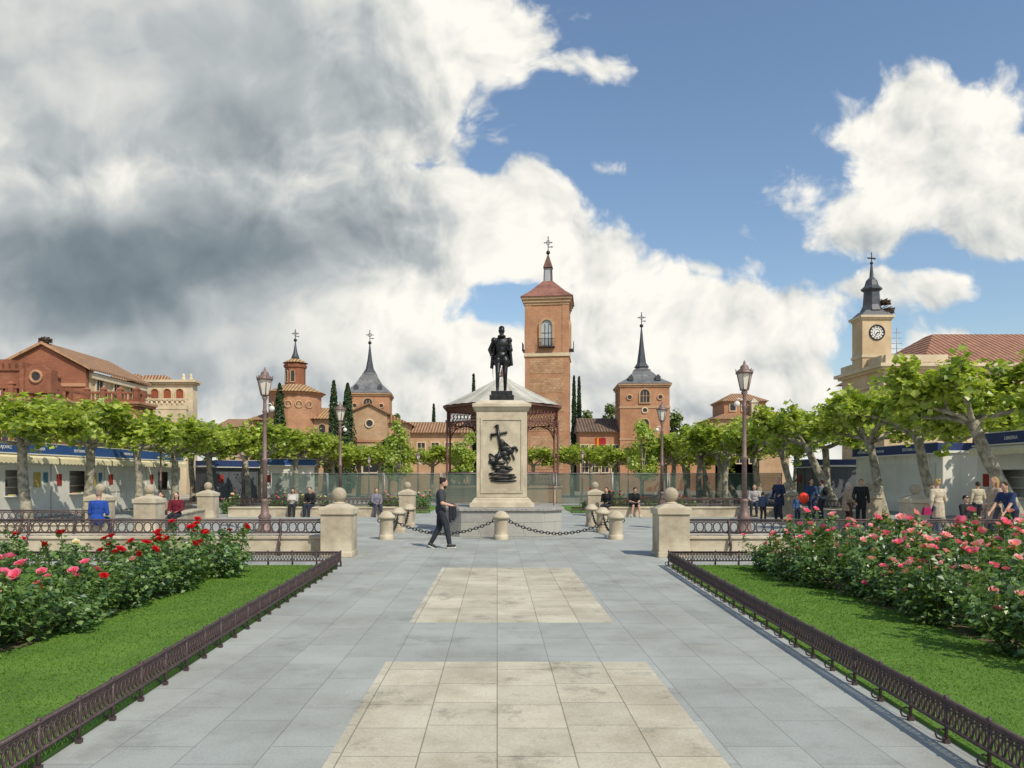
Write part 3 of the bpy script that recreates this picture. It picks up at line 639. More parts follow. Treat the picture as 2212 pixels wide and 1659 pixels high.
def cross(root,z0,h,s=1,mt=BLACK):
    m=MB(); m.tube([(0,0,z0-.1),(0,0,z0+h)],.05*s,6); m.ell((0,0,z0+.12*h),.22*s,12,8)
    z=z0+.68*h; m.tube([(-.38*s,0,z),(.38*s,0,z)],.04*s,5); m.torus((0,0,z),(.22*s,0,0),(0,0,.22*s),.03*s,10,4)
    for sx in (-1,1): m.ell((sx*.4*s,0,z),.07*s,6,5)
    m.ell((0,0,z0+h),.07*s,6,5); m.prism([(.05*s,z0+.42*h),(.5*s,z0+.40*h),(.5*s,z0+.47*h),(.05*s,z0+.46*h)],-.015,.015)
    m.build('weather_vane',mt,root)
def nest(loc,r,label):
    m=MB(); rr=random.Random(int(loc[0]*10))
    for i in range(170):
        a=rr.uniform(0,2*PI); q=r*rr.uniform(.55,1.0); z=rr.uniform(0,.55*r); a2=a+rr.uniform(.4,1.1)
        m.tube([(q*math.cos(a),q*math.sin(a),z),(q*1.06*math.cos(a2),q*1.06*math.sin(a2),z+rr.uniform(-.1,.16))],.028,4)
    m.lathe([(r*.5,0),(r*.85,.3*r),(r*.7,.48*r)],12)
    o=m.build('stork_nest',WOODD); o.location=loc; tag(o,label,'nest',None)
# ------------------------------------------------------------ main tower
tw=thing('bell_tower','tall free standing orange brick bell tower with red hip roof and lantern','tower',(PX(1184,77),77,0),-.13); tw.scale=(.965,.965,1.02)
part(tw,'lower_wall',BRK,lambda m:m.box(-2.3,2.3,-2.3,2.3,0,13.6))
for fr in (0,PI/2,-PI/2):
    for r_ in range(7):
        z=.5+r_*1.9; m=MB(); m.M=Matrix.Rotation(fr,4,'Z'); m.box(-1.75,1.75,-2.325,-2.29,z,z+1.45); m.build('rubble_panel',RUB,tw)
part(tw,'string_course',CREAM2,lambda m:(m.box(-2.42,2.42,-2.42,2.42,13.6,13.75),m.box(-2.36,2.36,-2.36,2.36,13.75,13.95)))
part(tw,'upper_wall',BRK,lambda m:m.box(-2.27,2.27,-2.27,2.27,13.95,19.0))
for sx in (-1,1):
    for sy in (-1,1): part(tw,'corner_pilaster',BRK,lambda m:m.box(sx*1.95-.36,sx*1.95+.36,sy*1.95-.36,sy*1.95+.36,13.951,18.7))
part(tw,'cornice',BRKC,lambda m:(m.box(-2.36,2.36,-2.36,2.36,18.7,18.95),m.box(-2.48,2.48,-2.48,2.48,18.95,19.25),m.box(-2.62,2.62,-2.62,2.62,19.25,19.5)))
part(tw,'roof',ROOFM,lambda m:(m.frus(-2.75,2.75,-2.75,2.75,19.5,-1.9,1.9,-1.9,1.9,20.15),m.frus(-1.9,1.9,-1.9,1.9,20.15,-.52,.52,-.52,.52,21.5)))
m=MB()
for sx in (-1,1):
    for sy in (-1,1):
        m.frus(sx*.42-.055,sx*.42+.055,sy*.42-.055,sy*.42+.055,21.5,sx*.38-.05,sx*.38+.05,sy*.38-.05,sy*.38+.05,22.9)
m.box(-.5,.5,-.5,.5,22.9,22.98); m.frus(-.49,.49,-.49,.49,22.98,-.06,.06,-.06,.06,24.3)
m.build('lantern',mat('dark_rust_lantern',(.16,.085,.065),(.11,.06,.05),3,.6),tw)
part(tw,'lantern_glass',PALEW,lambda m:m.frus(-.37,.37,-.37,.37,21.51,-.33,.33,-.33,.33,22.85)); cross(tw,24.3,1.8,1.0)
for fr in (0,PI/2,-PI/2):
    M=Matrix.Rotation(fr,4,'Z')@Fm(0,-2.27,14.6); window(tw,M,1.15,2.6,True,BRKC,PALEW,.25,.2,2)  # pale pane stands in for bright sky behind the arch
    m=MB();m.M=Matrix.Rotation(fr,4,'Z'); m.box(-.85,.85,-2.75,-2.28,14.45,14.55)
    for k in range(13): x=-.8+k*1.6/12; m.tube([(x,-2.72,14.5),(x,-2.72,15.3)],.02,4)
    m.tube([(-.82,-2.72,15.3),(.82,-2.72,15.3)],.03,4); m.build('balcony',BLACK,tw)
# ------------------------------------------------------------ square slate-roofed towers
def stower(px,Y,wpx,label,ytop,yroof,ysp,ytip,rot=0):
    s=Y/F; X=PX(px,Y); w=wpx*s/2; z=lambda py:PZ(py,Y)
    t=thing('church_tower',label,'tower',(X,Y+w,0),rot)
    zw=z(ytop)
    part(t,'wall',BRK,lambda m:m.box(-w,w,-w,w,0,zw))
    part(t,'string_course',BRKC,lambda m:m.box(-w-.08,w+.08,-w-.08,w+.08,zw-2.75,zw-2.5))
    part(t,'string_course',BRKC,lambda m:m.box(-w-.06,w+.06,-w-.06,w+.06,zw-6.4,zw-6.2))
    part(t,'cornice',BRKC,lambda m:(m.box(-w-.12,w+.12,-w-.12,w+.12,zw-.3,zw-.1),m.box(-w-.24,w+.24,-w-.24,w+.24,zw-.1,zw+.08)))
    a=w+.28;b=w*.36;zr=z(yroof);zm=zw+(zr-zw)*.5;k=w*.64
    part(t,'roof',SLATE,lambda m:(m.frus(-a,a,-a,a,zw+.08,-k,k,-k,k,zm),m.frus(-k,k,-k,k,zm,-b,b,-b,b,zr)))
    part(t,'spire_drum',SLATE,lambda m:(m.box(-b*.92,b*.92,-b*.92,b*.92,zr,zr+.25),m.lathe([(b*1.0,zr+.25),(b*.72,zr+.5),(b*.66,z(ysp))],8,ph=PI/8,smooth=False)))
    part(t,'spire',SLATED,lambda m:m.lathe([(b*.9,z(ysp)),(b*.55,z(ysp)+.5),(b*.3,z(ysp)+(z(ytip)-z(ysp))*.5),(.07,z(ytip))],8,ph=PI/8,smooth=False))
    cross(t,z(ytip),1.75,1.0)
    for sx in (-1,1):
        m=MB();m.M=Fm(sx*w*.55,-w*.86,zw+.45); m.prism([(-.28,0),(.28,0),(.28,.45),(0,.75),(-.28,.45)],-.25,.7); m.build('dormer',SLATED,t)
    window(t,Fm(0,-w,zw-2.1),1.05,1.5,True,BRKC,None,.16,.12,2)
    for sx in (-1,1): rnd(t,Fm(sx*w*.62,-w,zw-1.5),.30,BRKC)
    window(t,Fm(0,-w,zw-5.3),.9,1.3,True,BRKC,None,.16,.12,1)
    rnd(t,Fm(0,-w,zw-3.0),.32,CREAM2)
    for k in (-.75,.75): window(t,Fm(k*w*.8,-w,zw-9),.8,1.3,False,BRKC,None,.12,.1)
    window(t,Matrix.Rotation(-PI/2,4,'Z')@Fm(0,-w,zw-2.1),1.05,1.5,True,BRKC,None,.16,.12,2)
    return t
stower(1396,85,106,'square orange brick tower with slate spire at right of the main tower',830,797,786,697,-.06)
stower(791,90,92,'square brick tower with slate spire behind the brick church at left',850,806,799,736,.08)
# ------------------------------------------------------------ church with drum
ch=thing('brick_church','brick church with round tiled drum and small turret, left of the monument','church',(PX(638,85),85,0))
z=lambda py:PZ(py,85)
part(ch,'drum',BRK,lambda m:m.lathe([(2.95,6.5),(2.95,z(857)),(3.1,z(856)),(3.2,z(851))],16,smooth=False))
part(ch,'drum_roof',TILEO,lambda m:m.lathe([(3.45,z(851)),(1.25,z(832))],24,smooth=False))
part(ch,'turret',BRK2,lambda m:(m.lathe([(1.15,z(836)),(1.15,z(796)),(1.29,z(795)),(1.33,z(790)),(1.19,z(788)),(1.19,z(785))],8,ph=PI/8,smooth=False)))
for k in range(8):
    if math.sin(k*PI/4)<.3: window(ch,Matrix.Rotation(k*PI/4,4,'Z')@Fm(0,-1.07,z(826)),.42,1.25,True,BRKC,None,.08,.07)
part(ch,'turret_roof',TILEO,lambda m:m.lathe([(1.43,z(785)),(.55,z(776))],16,smooth=False))
part(ch,'spire',SLATED,lambda m:m.lathe([(.5,z(776)),(.42,z(770)),(.25,z(762)),(.14,z(750)),(.05,z(738))],10))
cross(ch,z(738),1.35,.9)
for k in range(-2,3):
    a=k*PI/8; rnd(ch,Matrix.Rotation(a,4,'Z')@Fm(0,-2.90,z(878)),.38,BRKC)
X0=PX(638,85)
part(ch,'nave_wall',BRKC,lambda m:m.box(PX(622,84)-X0,PX(776,84)-X0,-1.5,8,0,z(907)))
part(ch,'nave_roof',TILEO,lambda m:m.frus(PX(618,84)-X0,PX(780,84)-X0,-2.0,8.5,z(907),PX(640,84)-X0,PX(772,84)-X0,2.8,3.2,z(876)))
part(ch,'apse_wall',BRK,lambda m:m.box(PX(535,84)-X0,PX(622,84)-X0-.01,-.5,6,0,z(908)))
part(ch,'apse_roof',TILEX,lambda m:m.frus(PX(530,84)-X0,PX(628,84)-X0,-1,6.5,z(908),PX(560,84)-X0,PX(620,84)-X0,2.5,3,z(886)))
for px in (640,668,696,724): window(ch,Fm(PX(px,83.5)-X0,-1.5,z(945)),.7,1.4,True,BRKC,None,.12,.1)
for px in (560,592): window(ch,Fm(PX(px,84.5)-X0,-.5,z(935)),.7,1.1,True,BRK2,None,.12,.1)
gf=thing('brick_gable_house','pale brick gabled front beside the church, partly hidden by cypress trees','house',(PX(800,77),77,0))
z7=lambda py:PZ(py,77)
part(gf,'wall',BRKC,lambda m:m.prism([(-1.95,0),(1.75,0),(1.75,z7(893)),(-.1,z7(874)),(-1.95,z7(890))],0,9))
part(gf,'roof',TILEY,lambda m:m.prism([(-2.2,z7(890)-.08),(-.1,z7(873)),(2.0,z7(894)-.08),(2.0,z7(892)),(-.1,z7(870)),(-2.2,z7(888))],-.25,9.2))
window(gf,Fm(0,0,z7(1020)),1.5,2.6,True,CREAM2,None,.25,.14); rnd(gf,Fm(-.1,0,z7(915)),.42,CREAM2)
part(gf,'string_course',BRK,lambda m:m.box(-2.0,1.8,-.12,-.003,z7(955),z7(950)))
part(gf,'side_wing_wall',BRKC,lambda m:m.box(1.76,3.6,1,9,0,z7(912))); part(gf,'side_wing_roof',TILEX,lambda m:m.frus(1.76,3.9,.6,9.3,z7(912),1.76,1.9,.6,9.3,z7(893)))
def lowhouse(name,label,px0,px1,Y,yeave,yridge,wm,rm,nwin,depth=8,hip=.0,winrow=None):
    X=PX((px0+px1)/2,Y); hw=(px1-px0)*Y/F/2; ze=PZ(yeave,Y);zr=PZ(yridge,Y)
    t=thing(name,label,'house',(X,Y,0))
    part(t,'wall',wm,lambda m:m.box(-hw,hw,0,depth,0,ze))
    part(t,'eave_cornice',BRKC,lambda m:m.box(-hw-.1,hw+.1,-.14,depth+.14,ze,ze+.16))
    part(t,'roof',rm,lambda m:m.frus(-hw-.35,hw+.35,-.45,depth+.45,ze+.16,-hw+hip,hw-hip,depth/2-.1,depth/2+.1,zr))
    for r_ in (winrow or [ze-2.2]):
        for k in range(nwin):
            window(t,Fm(-hw+2*hw*(k+.5)/nwin,0,r_),.8,1.25,False,CREAM2,None,.12,.1,1)
    return t
lowhouse('low_house','low tile roofed brick range left of the bandstand',835,1015,82,938,906,BRKC,TILEX,6)
lowhouse('low_house','low brick range with flags between the main tower and slate tower',1252,1340,86,936,898,BRK,tile('clay_tiles_dark','X',(.23,.16,.12),(.14,.095,.075),.35),4,8,0,[PZ(985,86),PZ(1020,86)])
lowhouse('low_house','low tile roofed brick range behind the trees right of the slate tower',1440,1640,92,962,936,BRK,TILEX,7)
lowhouse('low_house','low tiled house far behind the trees at the left of the church',470,560,96,925,900,BRKC,TILEX,3)
rb=thing('brick_house','brick house with stepped tiled hip roofs far right of centre','house',(PX(1625,92),92,0)); z9=lambda py:PZ(py,92)
part(rb,'wall',BRKC,lambda m:m.box(-4.6,4.6,0,8,0,z9(905))); part(rb,'roof',TILEX,lambda m:m.frus(-5,6,-.4,8.4,z9(905),-1.8,4,3.8,4.2,z9(882)))
part(rb,'upper_wall',BRK,lambda m:m.box(-2.9,2.4,2,7,z9(900),z9(866))); part(rb,'cornice',BRKC,lambda m:m.box(-3.05,2.55,1.85,7.15,z9(866),z9(863)))
part(rb,'upper_roof',TILEX,lambda m:m.frus(-3.3,2.8,1.6,7.4,z9(863),-1.2,.8,4.3,4.7,z9(842)))
for x in (-1.8,-.3,1.2): window(rb,Fm(x,2,z9(884)),.7,.8,False,CREAM2,None,.1,.1)
part(rb,'turret',STONE2,lambda m:(m.box(.2,1.0,.8,1.6,z9(900),z9(868)),m.frus(.1,1.1,.7,1.7,z9(868),.5,.7,1.1,1.3,z9(858))))
for i,(px,c) in enumerate(((1291,(.55,.02,.02)),(1302,(.4,.03,.05)))):
    t=thing('flag',['red and yellow flag hanging between the towers','crimson flag hanging beside the red and yellow one'][i],'flag',(PX(px,84.6),84.6,PZ(945,84.6)),0)
    m=MB(); m.tube([(0,1.3,-.6),(0,-.25,.1)],.035,6); m.build('pole',WOODD,t)
    for j in range(3):
        m=MB(); n=6; z0=-.05
        vs=[(-.32+.213*j+.213*q,-.22+.05*math.sin(6*(j+q)+k),z0-.3*k) for k in range(n) for q in (0,1)]
        m.add(vs,[(k*2,k*2+1,k*2+3,k*2+2) for k in range(n-1)]); m.build('flag_cloth',fab(c if (j!=1 or i==1) else (.65,.42,.03)),t)
# ------------------------------------------------------------ town hall with clock tower
th=thing('town_hall','cream town hall with clock tower and red tiled roof at right','town hall',(0,0,0))
Y0=53.0; xl=27.7; zc=9.4; Y1=59.5
part(th,'wall',CREAM,lambda m:m.box(xl,62,Y0,Y1,0,zc))
part(th,'cornice',CREAM2,lambda m:(m.box(xl-.25,62.2,Y0-.25,Y1+.2,zc,zc+.18),m.box(xl-.5,62.4,Y0-.5,Y1+.4,zc+.18,zc+.42)))
part(th,'string_course',CREAM2,lambda m:m.box(xl-.1,62.1,Y0-.1,Y1+.1,zc-1.1,zc-.95))
part(th,'roof',TILED,lambda m:m.frus(xl+2.6,62.5,Y0-.3,66.5,zc+.42,xl+7.0,62.5,Y0+6,Y0+7,PZ(722,Y0+6)))
part(th,'parapet',CREAM2,lambda m:m.box(xl+.05,xl+4.5,Y0-.1,Y0+.15,zc+.42,zc+1.05))
part(th,'parapet',CREAM2,lambda m:m.box(xl-.1,xl+.15,Y0+.16,Y1,zc+.42,zc+1.05))
for k in range(8): window(th,Fm(xl+1.6+k*3.0,Y0,zc-3.6),1.1,2.1,False,CREAM2,None,.2,.14,1)
for k in range(2): window(th,Matrix.Translation((xl,Y0+1.8+k*3,zc-3.6))@Matrix.Rotation(-PI/2,4,'Z'),1.1,2.1,False,CREAM2,None,.2,.14,1)
ct=56.0; xt=28.3; hw=1.08; hd_=.8; zz=lambda py:PZ(py,55.2)
part(th,'clock_tower_wall',CREAM,lambda m:m.box(xt-hw,xt+hw,ct-hd_,ct+hd_,zc+.42,zz(690)))
part(th,'tower_cornice',CREAM2,lambda m:(m.box(xt-hw-.08,xt+hw+.08,ct-hd_-.08,ct+hd_+.08,zz(690),zz(686)),m.box(xt-hw-.2,xt+hw+.2,ct-hd_-.2,ct+hd_+.2,zz(686),zz(681))))
part(th,'tower_band',CREAM2,lambda m:m.box(xt-hw-.07,xt+hw+.07,ct-hd_-.07,ct+hd_+.07,zz(772),zz(766)))
part(th,'spire_roof',SLATED,lambda m:(m.frus(xt-hw-.1,xt+hw+.1,ct-hd_-.1,ct+hd_+.1,zz(681),xt-.72,xt+.72,ct-.64,ct+.64,zz(668)),m.lathe([(.80,zz(668)),(.60,zz(655)),(.54,zz(625)),(.74,zz(621)),(.74,zz(618)),(.50,zz(612)),(.38,zz(600)),(.15,zz(593)),(.09,zz(570)),(.03,zz(555))],8,(xt,ct,0),PI/8,False)))
m=MB(); m.M=Matrix.Translation((xt,ct,0)); m.tube([(0,0,zz(560)),(0,0,zz(538))],.035,5); m.prism([(-.3,zz(552)),(.3,zz(554)),(.3,zz(550)),(-.3,zz(549))],-.02,.02); m.ell((0,0,zz(562)),.12,8,6); m.build('weather_vane',BLACK,th)
M=Fm(xt,ct-hd_,zz(718))
m=MB();m.M=M; m.torus((0,-.03,0),(.54,0,0),(0,0,.54),.06,28,6); cl=m.build('clock',BLACK,th)
m=MB();m.M=M; m.add([(.52*math.cos(2*PI*i/32),-.02,.52*math.sin(2*PI*i/32)) for i in range(32)],[tuple(range(32))]); m.build('clock_face',WHITE,cl)
def hand(a,l,w):
    m=MB();m.M=M; m.add([(-w*math.cos(a),-.05,w*math.sin(a)),(w*math.cos(a),-.05,-w*math.sin(a)),(l*math.sin(a),-.05,l*math.cos(a))],[(0,1,2)]); m.build('clock_hand',BLACK,cl)
hand(math.radians(205),.38,.045); hand(math.radians(100),.27,.05)
m=MB()
for i in range(12):
    a=i*PI/6; m.M=M@Matrix.Rotation(a,4,'Y'); m.box(-.03,.03,-.035,-.025,.37,.48)
m.M=M; m.torus((0,-.03,0),(.36,0,0),(0,0,.36),.011,24,4); m.torus((0,-.03,0),(.22,0,0),(0,0,.22),.018,24,4); m.build('clock_numerals',BLACK,cl)
nest((xt+.95,ct-.2,zz(674)),.62,'twig nest on the clock tower beside its spire'); nest((xt+1.0,ct,zz(652)),.42,'upper smaller twig nest on the clock tower')
m=MB(); m.tube([(0,0,0),(0,0,3.2)],.03,5)
for k in range(5): m.tube([(-.5+.05*k,0,1.2+.4*k),(.5-.05*k,0,1.2+.4*k)],.02,4)
o=m.build('roof_antenna',STEEL); o.location=(PX(1937,56),56,zc+.4); tag(o,'thin metal antenna mast on the roof right of the clock tower','antenna')
# ------------------------------------------------------------ left buildings
lb=thing('brick_gable_hall','red brick hall with tiled gable roof and cream side wall at far left','building',(0,0,0)); q=lambda py:PZ(py,60)
xa,xb,xc=PX(5,60),PX(93,60),PX(185,60)
part(lb,'gable_wall',BRK2,lambda m:m.prism([(xa,0),(xc,0),(xc,q(797)),(xb,q(746)),(xa,q(790))],60,60.5))
part(lb,'side_wall',CREAM,lambda m:m.box(xa+.1,xc-.003,60.51,70,0,q(800)))
part(lb,'roof',TILEY,lambda m:m.prism([(xa-.4,q(794)),(xb,q(744)),(xc+.5,q(800)),(xc+.5,q(796)),(xb,q(738)),(xa-.4,q(788))],59.7,70.3))
part(lb,'cornice',CREAM2,lambda m:m.box(xc,xc+.3,60.5,70,q(815),q(804)))
for k in range(3): window(lb,Matrix.Translation((xc,62+k*2.8,q(865)))@Matrix.Rotation(PI/2,4,'Z'),1.0,1.9,False,CREAM2,None,.18,.12,1)
part(lb,'gable_band',BRK,lambda m:m.box(xa,xc+.05,59.9,59.997,q(835),q(828)))
nest((xb,60.3,q(738)),.5,'twig nest on the ridge of the far left brick hall')
cb=thing('cream_corner_building','cream stone corner building with urn finials and arched red panel at left','building',(0,0,0)); q2=lambda py:PZ(py,74)
x0,x1=PX(318,74),PX(416,74)
part(cb,'wall',CREAM2,lambda m:m.box(x0,x1,74,75.2,0,q2(830)))
part(cb,'cornice',CREAM2,lambda m:(m.box(x0-.2,x1+.2,73.8,75.3,q2(830),q2(826)),m.box(x0-.4,x1+.4,73.6,75.4,q2(826),q2(821))))
part(cb,'roof',TILEX,lambda m:m.frus(x0-2.5,x1-2.0,74.3,75.2,q2(821),x0-.5,x1-3.2,74.8,75.1,q2(808)))
for px in (398,414):
    part(cb,'finial',CREAM2,lambda m:m.lathe([(.22,q2(821)),(.22,q2(816)),(.10,q2(815)),(.2,q2(812)),(.05,q2(806))],8,(PX(px,74.2)-.1,74.3,0)))
for k,px in enumerate((335,362,389)): window(cb,Fm(PX(px,74),74,q2(864)),.75,1.1,True,CREAM,fab((.35,.10,.05)),.14,.12)
part(cb,'balustrade',CREAM2,lambda m:[m.box(x0-.3,x1+.3,72.0,72.3,q2(868),q2(865)),m.box(x0-.3,x1+.3,72,72.3,q2(888),q2(880))]+[m.lathe([(.1,q2(880)),(.14,q2(874)),(.08,q2(868))],6,(x0+.3+i*.5,72.15,0)) for i in range(9)])
part(cb,'lower_wall',CREAM2,lambda m:m.box(x0-.2,x1+.2,72.05,73.59,0,q2(888)))
wl=thing('cream_wing','cream wing with tiled roof between the brick hall and corner building','building',(0,0,0))
part(wl,'wall',CREAM,lambda m:m.box(PX(225,76),PX(322,76),75,77,0,PZ(832,76))); part(wl,'roof',TILEX,lambda m:m.frus(PX(220,76),PX(325,76),74.5,77.5,PZ(832,76),PX(250,76),PX(300,76),76,76.4,PZ(808,76)))
for k in range(3): window(wl,Fm(PX(250+25*k,75),75,PZ(880,75)),.9,1.5,False,CREAM2,None,.16,.12,1)
def parapet(name,label,px0,px1,Y,ytop,arch,dp=7):
    t=thing(name,label,'building',(0,0,0)); a=PX(px0,Y);b=PX(px1,Y);zt_=PZ(ytop,Y);n=max(2,int((b-a)/1.1))
    part(t,'wall',BRK2,lambda m:m.box(a,b,Y,Y+dp,0,zt_-1.0))
    part(t,'cornice',BRK,lambda m:(m.box(a-.15,b+.15,Y-.15,Y+dp+.1,zt_-1.0,zt_-.85),m.box(a-.25,b+.25,Y-.25,Y+dp+.2,zt_-.85,zt_-.7)))
    m=MB()
    for i in range(n+1):
        x=a+(b-a)*i/n; m.box(x-.16,x+.16,Y-.16,Y+.16,zt_-.7,zt_+.12); m.frus(x-.2,x+.2,Y-.2,Y+.2,zt_+.12,x-.06,x+.06,Y-.06,Y+.06,zt_+.32)
    m.box(a,b,Y-.1,Y+.1,zt_-.7,zt_-.55); m.box(a,b,Y-.1,Y+.1,zt_-.15,zt_)
    k=int((b-a)/.28)
    for i in range(k): x=a+.14+i*.28; m.box(x-.06,x+.06,Y-.06,Y+.06,zt_-.55,zt_-.15)
    for yy in range(int(dp/1.1)-1): m.box(b-.16,b+.16,Y+yy*1.1+.6,Y+yy*1.1+.9,zt_-.7,zt_+.12)
    m.box(b-.1,b+.1,Y+.17,Y+dp,zt_-.149,zt_-.001)
    m.build('parapet',BRK2,t)
    for i in range(arch): window(t,Fm(a+(b-a)*(i+.5)/arch,Y,zt_-3.4),.9,1.8,True,BRK,None,.2,.14,1)
    return t
parapet('brick_parapet_building','low red brick building with pierced parapet left of the cream corner',188,296,51,846,3,2.4)
t=parapet('brick_parapet_building','red brick building with stepped parapet and arched gable at the left edge',-60,112,45,834,4,4)
a=PX(85,45)
part(t,'arched_gable',BRK2,lambda m:[m.prism([(a-.7*math.cos(PI*i/10),PZ(815,45)+.75*math.sin(PI*i/10)) for i in range(11)]+[(a+.7,PZ(850,45)),(a-.7,PZ(850,45))],44.7,45.2),m.box(a-.95,a-.7,44.6,45.3,PZ(850,45),PZ(800,45)),m.box(a+.7,a+.95,44.6,45.3,PZ(850,45),PZ(800,45))])
rnd(t,Fm(a,44.69,PZ(815,45)),.34,BRK)
part(t,'side_gable',BRK2,lambda m:[m.box(PX(-30,45),PX(48,45),45.1,49,PZ(838,45),PZ(800,45)),m.box(PX(-30,45),PX(52,45),45.0,49,PZ(800,45),PZ(796,45)),m.box(PX(-30,45),PX(20,45),45.2,49,PZ(796,45),PZ(775,45))]+[m.box(PX(k,45)-.12,PX(k,45)+.12,45.0,45.3,PZ(796,45),PZ(784,45)) for k in (0,14,28,44)])
# ------------------------------------------------------------ book stalls
def text(body,size,mt,parent,loc,rot):
    cu=bpy.data.curves.new('lettering','FONT'); cu.body=body; cu.size=size; cu.align_x='CENTER'; cu.extrude=.004; cu.resolution_u=3
    o=bpy.data.objects.new('tmp',cu); C.objects.link(o); me=bpy.data.meshes.new_from_object(o.evaluated_get(bpy.context.evaluated_depsgraph_get())); bpy.data.objects.remove(o)
    me.materials.clear(); me.materials.append(mt); n=bpy.data.objects.new('lettering',me); C.objects.link(n); n.parent=parent; n.location=loc; n.rotation_euler=rot; return n
BOOKC=[fab(c) for c in ((.4,.05,.04),(.05,.12,.3),(.6,.5,.2),(.1,.1,.1),(.6,.58,.5),(.1,.25,.12),(.5,.2,.05))]
def stall(x,y,rz,L,Hh,signm,txt,opened,label,awn,wallm=WHITEG,books=0,ts=.18):
    t=thing('book_stall',label,'market stall',(x,y,0),rz,'book fair stalls'); D=2.3
    def walls(m):
        m.box(0,.06,0,D,.08,Hh); m.box(L-.06,L,0,D,.08,Hh); m.box(.061,L-.061,D-.06,D,.08,Hh)
        if opened:
            m.box(.061,L-.061,0,.05,.08,.95); m.box(.061,1.3,0,.05,.951,Hh); m.box(L-1.6,L-.061,0,.05,.951,Hh); m.box(1.301,L-1.601,0,.05,2.0,Hh)
        else:
            m.box(.061,L-.061,.02,.05,.08,Hh)
            for i in range(int(L/.95)+1):
                xx=.06+i*(L-.12)/int(L/.95); m.box(xx-.03,xx+.03,-.012,.018,.08,Hh)
        for s_ in (-.012,L+.001):
            for yy_ in (.04,.78,1.52,2.24): m.box(s_,s_+.011,yy_-.025,yy_+.025,.08,Hh)
    part(t,'walls',wallm,walls)
    part(t,'floor',GRAN,lambda m:m.box(-.03,L+.03,-.03,D+.03,0,.078))
    part(t,'roof',WHITEG,lambda m:m.box(-.1,L+.1,-.12,D+.1,Hh+.002,Hh+.10))
    sg=part(t,'sign',signm,lambda m:m.box(.0,L,-.20,-.125,Hh+.02,Hh+.44))
    part(t,'sign_border',WHITEG,lambda m:m.box(-.02,L+.02,-.215,-.12,Hh+.441,Hh+.47)); part(t,'sign_border',WHITEG,lambda m:m.box(-.02,L+.02,-.215,-.12,Hh-.03,Hh+.019))
    part(t,'sign_end',signm,lambda m:m.box(.01,.07,-.124,D,Hh+.103,Hh+.43)); part(t,'sign_end',signm,lambda m:m.box(L-.07,L-.01,-.124,D,Hh+.103,Hh+.43))
    for i,s in enumerate(txt):
        if s: text(s,ts,WHITE,sg,(L*(i+.5)/len(txt),-.207,Hh+.16),(PI/2,0,0))
    if awn:
        def aw(m):
            m.add([(0,-.13,Hh-.04),(L,-.13,Hh-.04),(L,-.36,Hh-.16),(0,-.36,Hh-.16)],[(0,1,2,3)])
            n=int(L/.25)
            for i in range(n):
                x0=L*i/n;x1=L*(i+1)/n; m.add([(x0,-.36,Hh-.16),(x1,-.36,Hh-.16),(x1,-.38,Hh-.36),((x0+x1)/2,-.385,Hh-.42),(x0,-.38,Hh-.36)],[(0,1,2,3,4)])
        part(t,'awning',awn,aw)
    if opened:
        part(t,'counter',WHITEG,lambda m:m.box(1.25,L-1.57,-.35,.3,.952,.99))
        for zq in (.9,1.3,1.7): part(t,'shelf',WHITEG,lambda m:m.box(.1,L-.1,.45,.8,zq,zq+.03))
        part(t,'back_panel',WHITE,lambda m:m.box(.1,L-.1,.82,.85,.1,Hh-.1))
    for k,(xx,ww,zz0,hh,cc) in enumerate(((.35,.35,1.35,.5,(.35,.04,.03)),(L-1.15,.45,1.3,.62,(.55,.42,.12)),(L-.5,.3,1.5,.42,(.10,.22,.30)))):
        if opened or k==0 and L<5: part(t,'poster',fab(cc),lambda m:m.box(xx,xx+ww,-.022,-.013,zz0,zz0+hh))
    if not opened and wallm is WHITEG:
        part(t,'shutter',SHUT,lambda m:[m.box(.5,L-.5,-.011,.0,1.0+.12*i,1.11+.12*i) for i in range(11)])
    if books:
        c,s_=math.cos(rz),math.sin(rz)
        for i in range(books):
            lx=1.4+i*(L-3.1)/books; zq=.992 if i%2 else 1.333; ly=-.1 if i%2 else .6
            b=MB(); b.box(-.09,.09,-.09 if i%2 else -.02,.09 if i%2 else .02,0,.05 if i%2 else .26)
            o=b.build('book',BOOKC[(i*3+int(y))%7]); o.location=(x+c*lx-s_*ly,y+s_*lx+c*ly,zq); o.rotation_euler=(0,0,rz)
            tag(o,'small book displayed on an open stall at the left, between tree trunks','book','books on the left stalls')
for i,(txt,op) in enumerate(((['AJOVAZ'],True),(['AJOVAZ','LIBRERIA'],True),(['EDITORIAL MORAN'],True),(['LIBRERIA DE FERIA'],False),(['LIBRERIA'],True))):
    stall(-19.0,23.0+4.3*i,PI/2,4.2,2.66,BLUE,txt,op,'cream white book stall with blue sign and yellow awning, %s of the left row'%ORD[i],YEL,books=8 if op else 0)
stall(-18.2,47.5,PI/2-.7,3.2,2.35,NAVY,[''],False,'charcoal closed booth beyond the left row of stalls',None,CHAR)
stall(-15.9,50,PI/2-.9,3.8,2.5,BLUE,[''],False,'white closed booth with blue sign beyond the charcoal one',None,WHITEG)
stall(19.0,29.3,-PI/2,4.4,2.95,NAVY,['LIBRERIA'],True,'nearest right stall with navy sign and yellow front at the photo edge',YEL)
stall(19.0,25,-PI/2,4.2,2.95,NAVY,['LIBRERIA'],True,'stall at right outside the photo edge',YEL)
stall(19.0,39.2,-PI/2,7.6,2.75,NAVY,['EDITORIAL PALABRAS DE AGUA','EDITORIAL GRANUJA'],False,'long cream white closed stall with two navy name signs at right',None,WHITEG,0,.18)
stall(18.6,46,-PI/2,3.4,2.3,NAVY,[''],False,'charcoal closed booth beyond the long stall at right',None,CHAR)
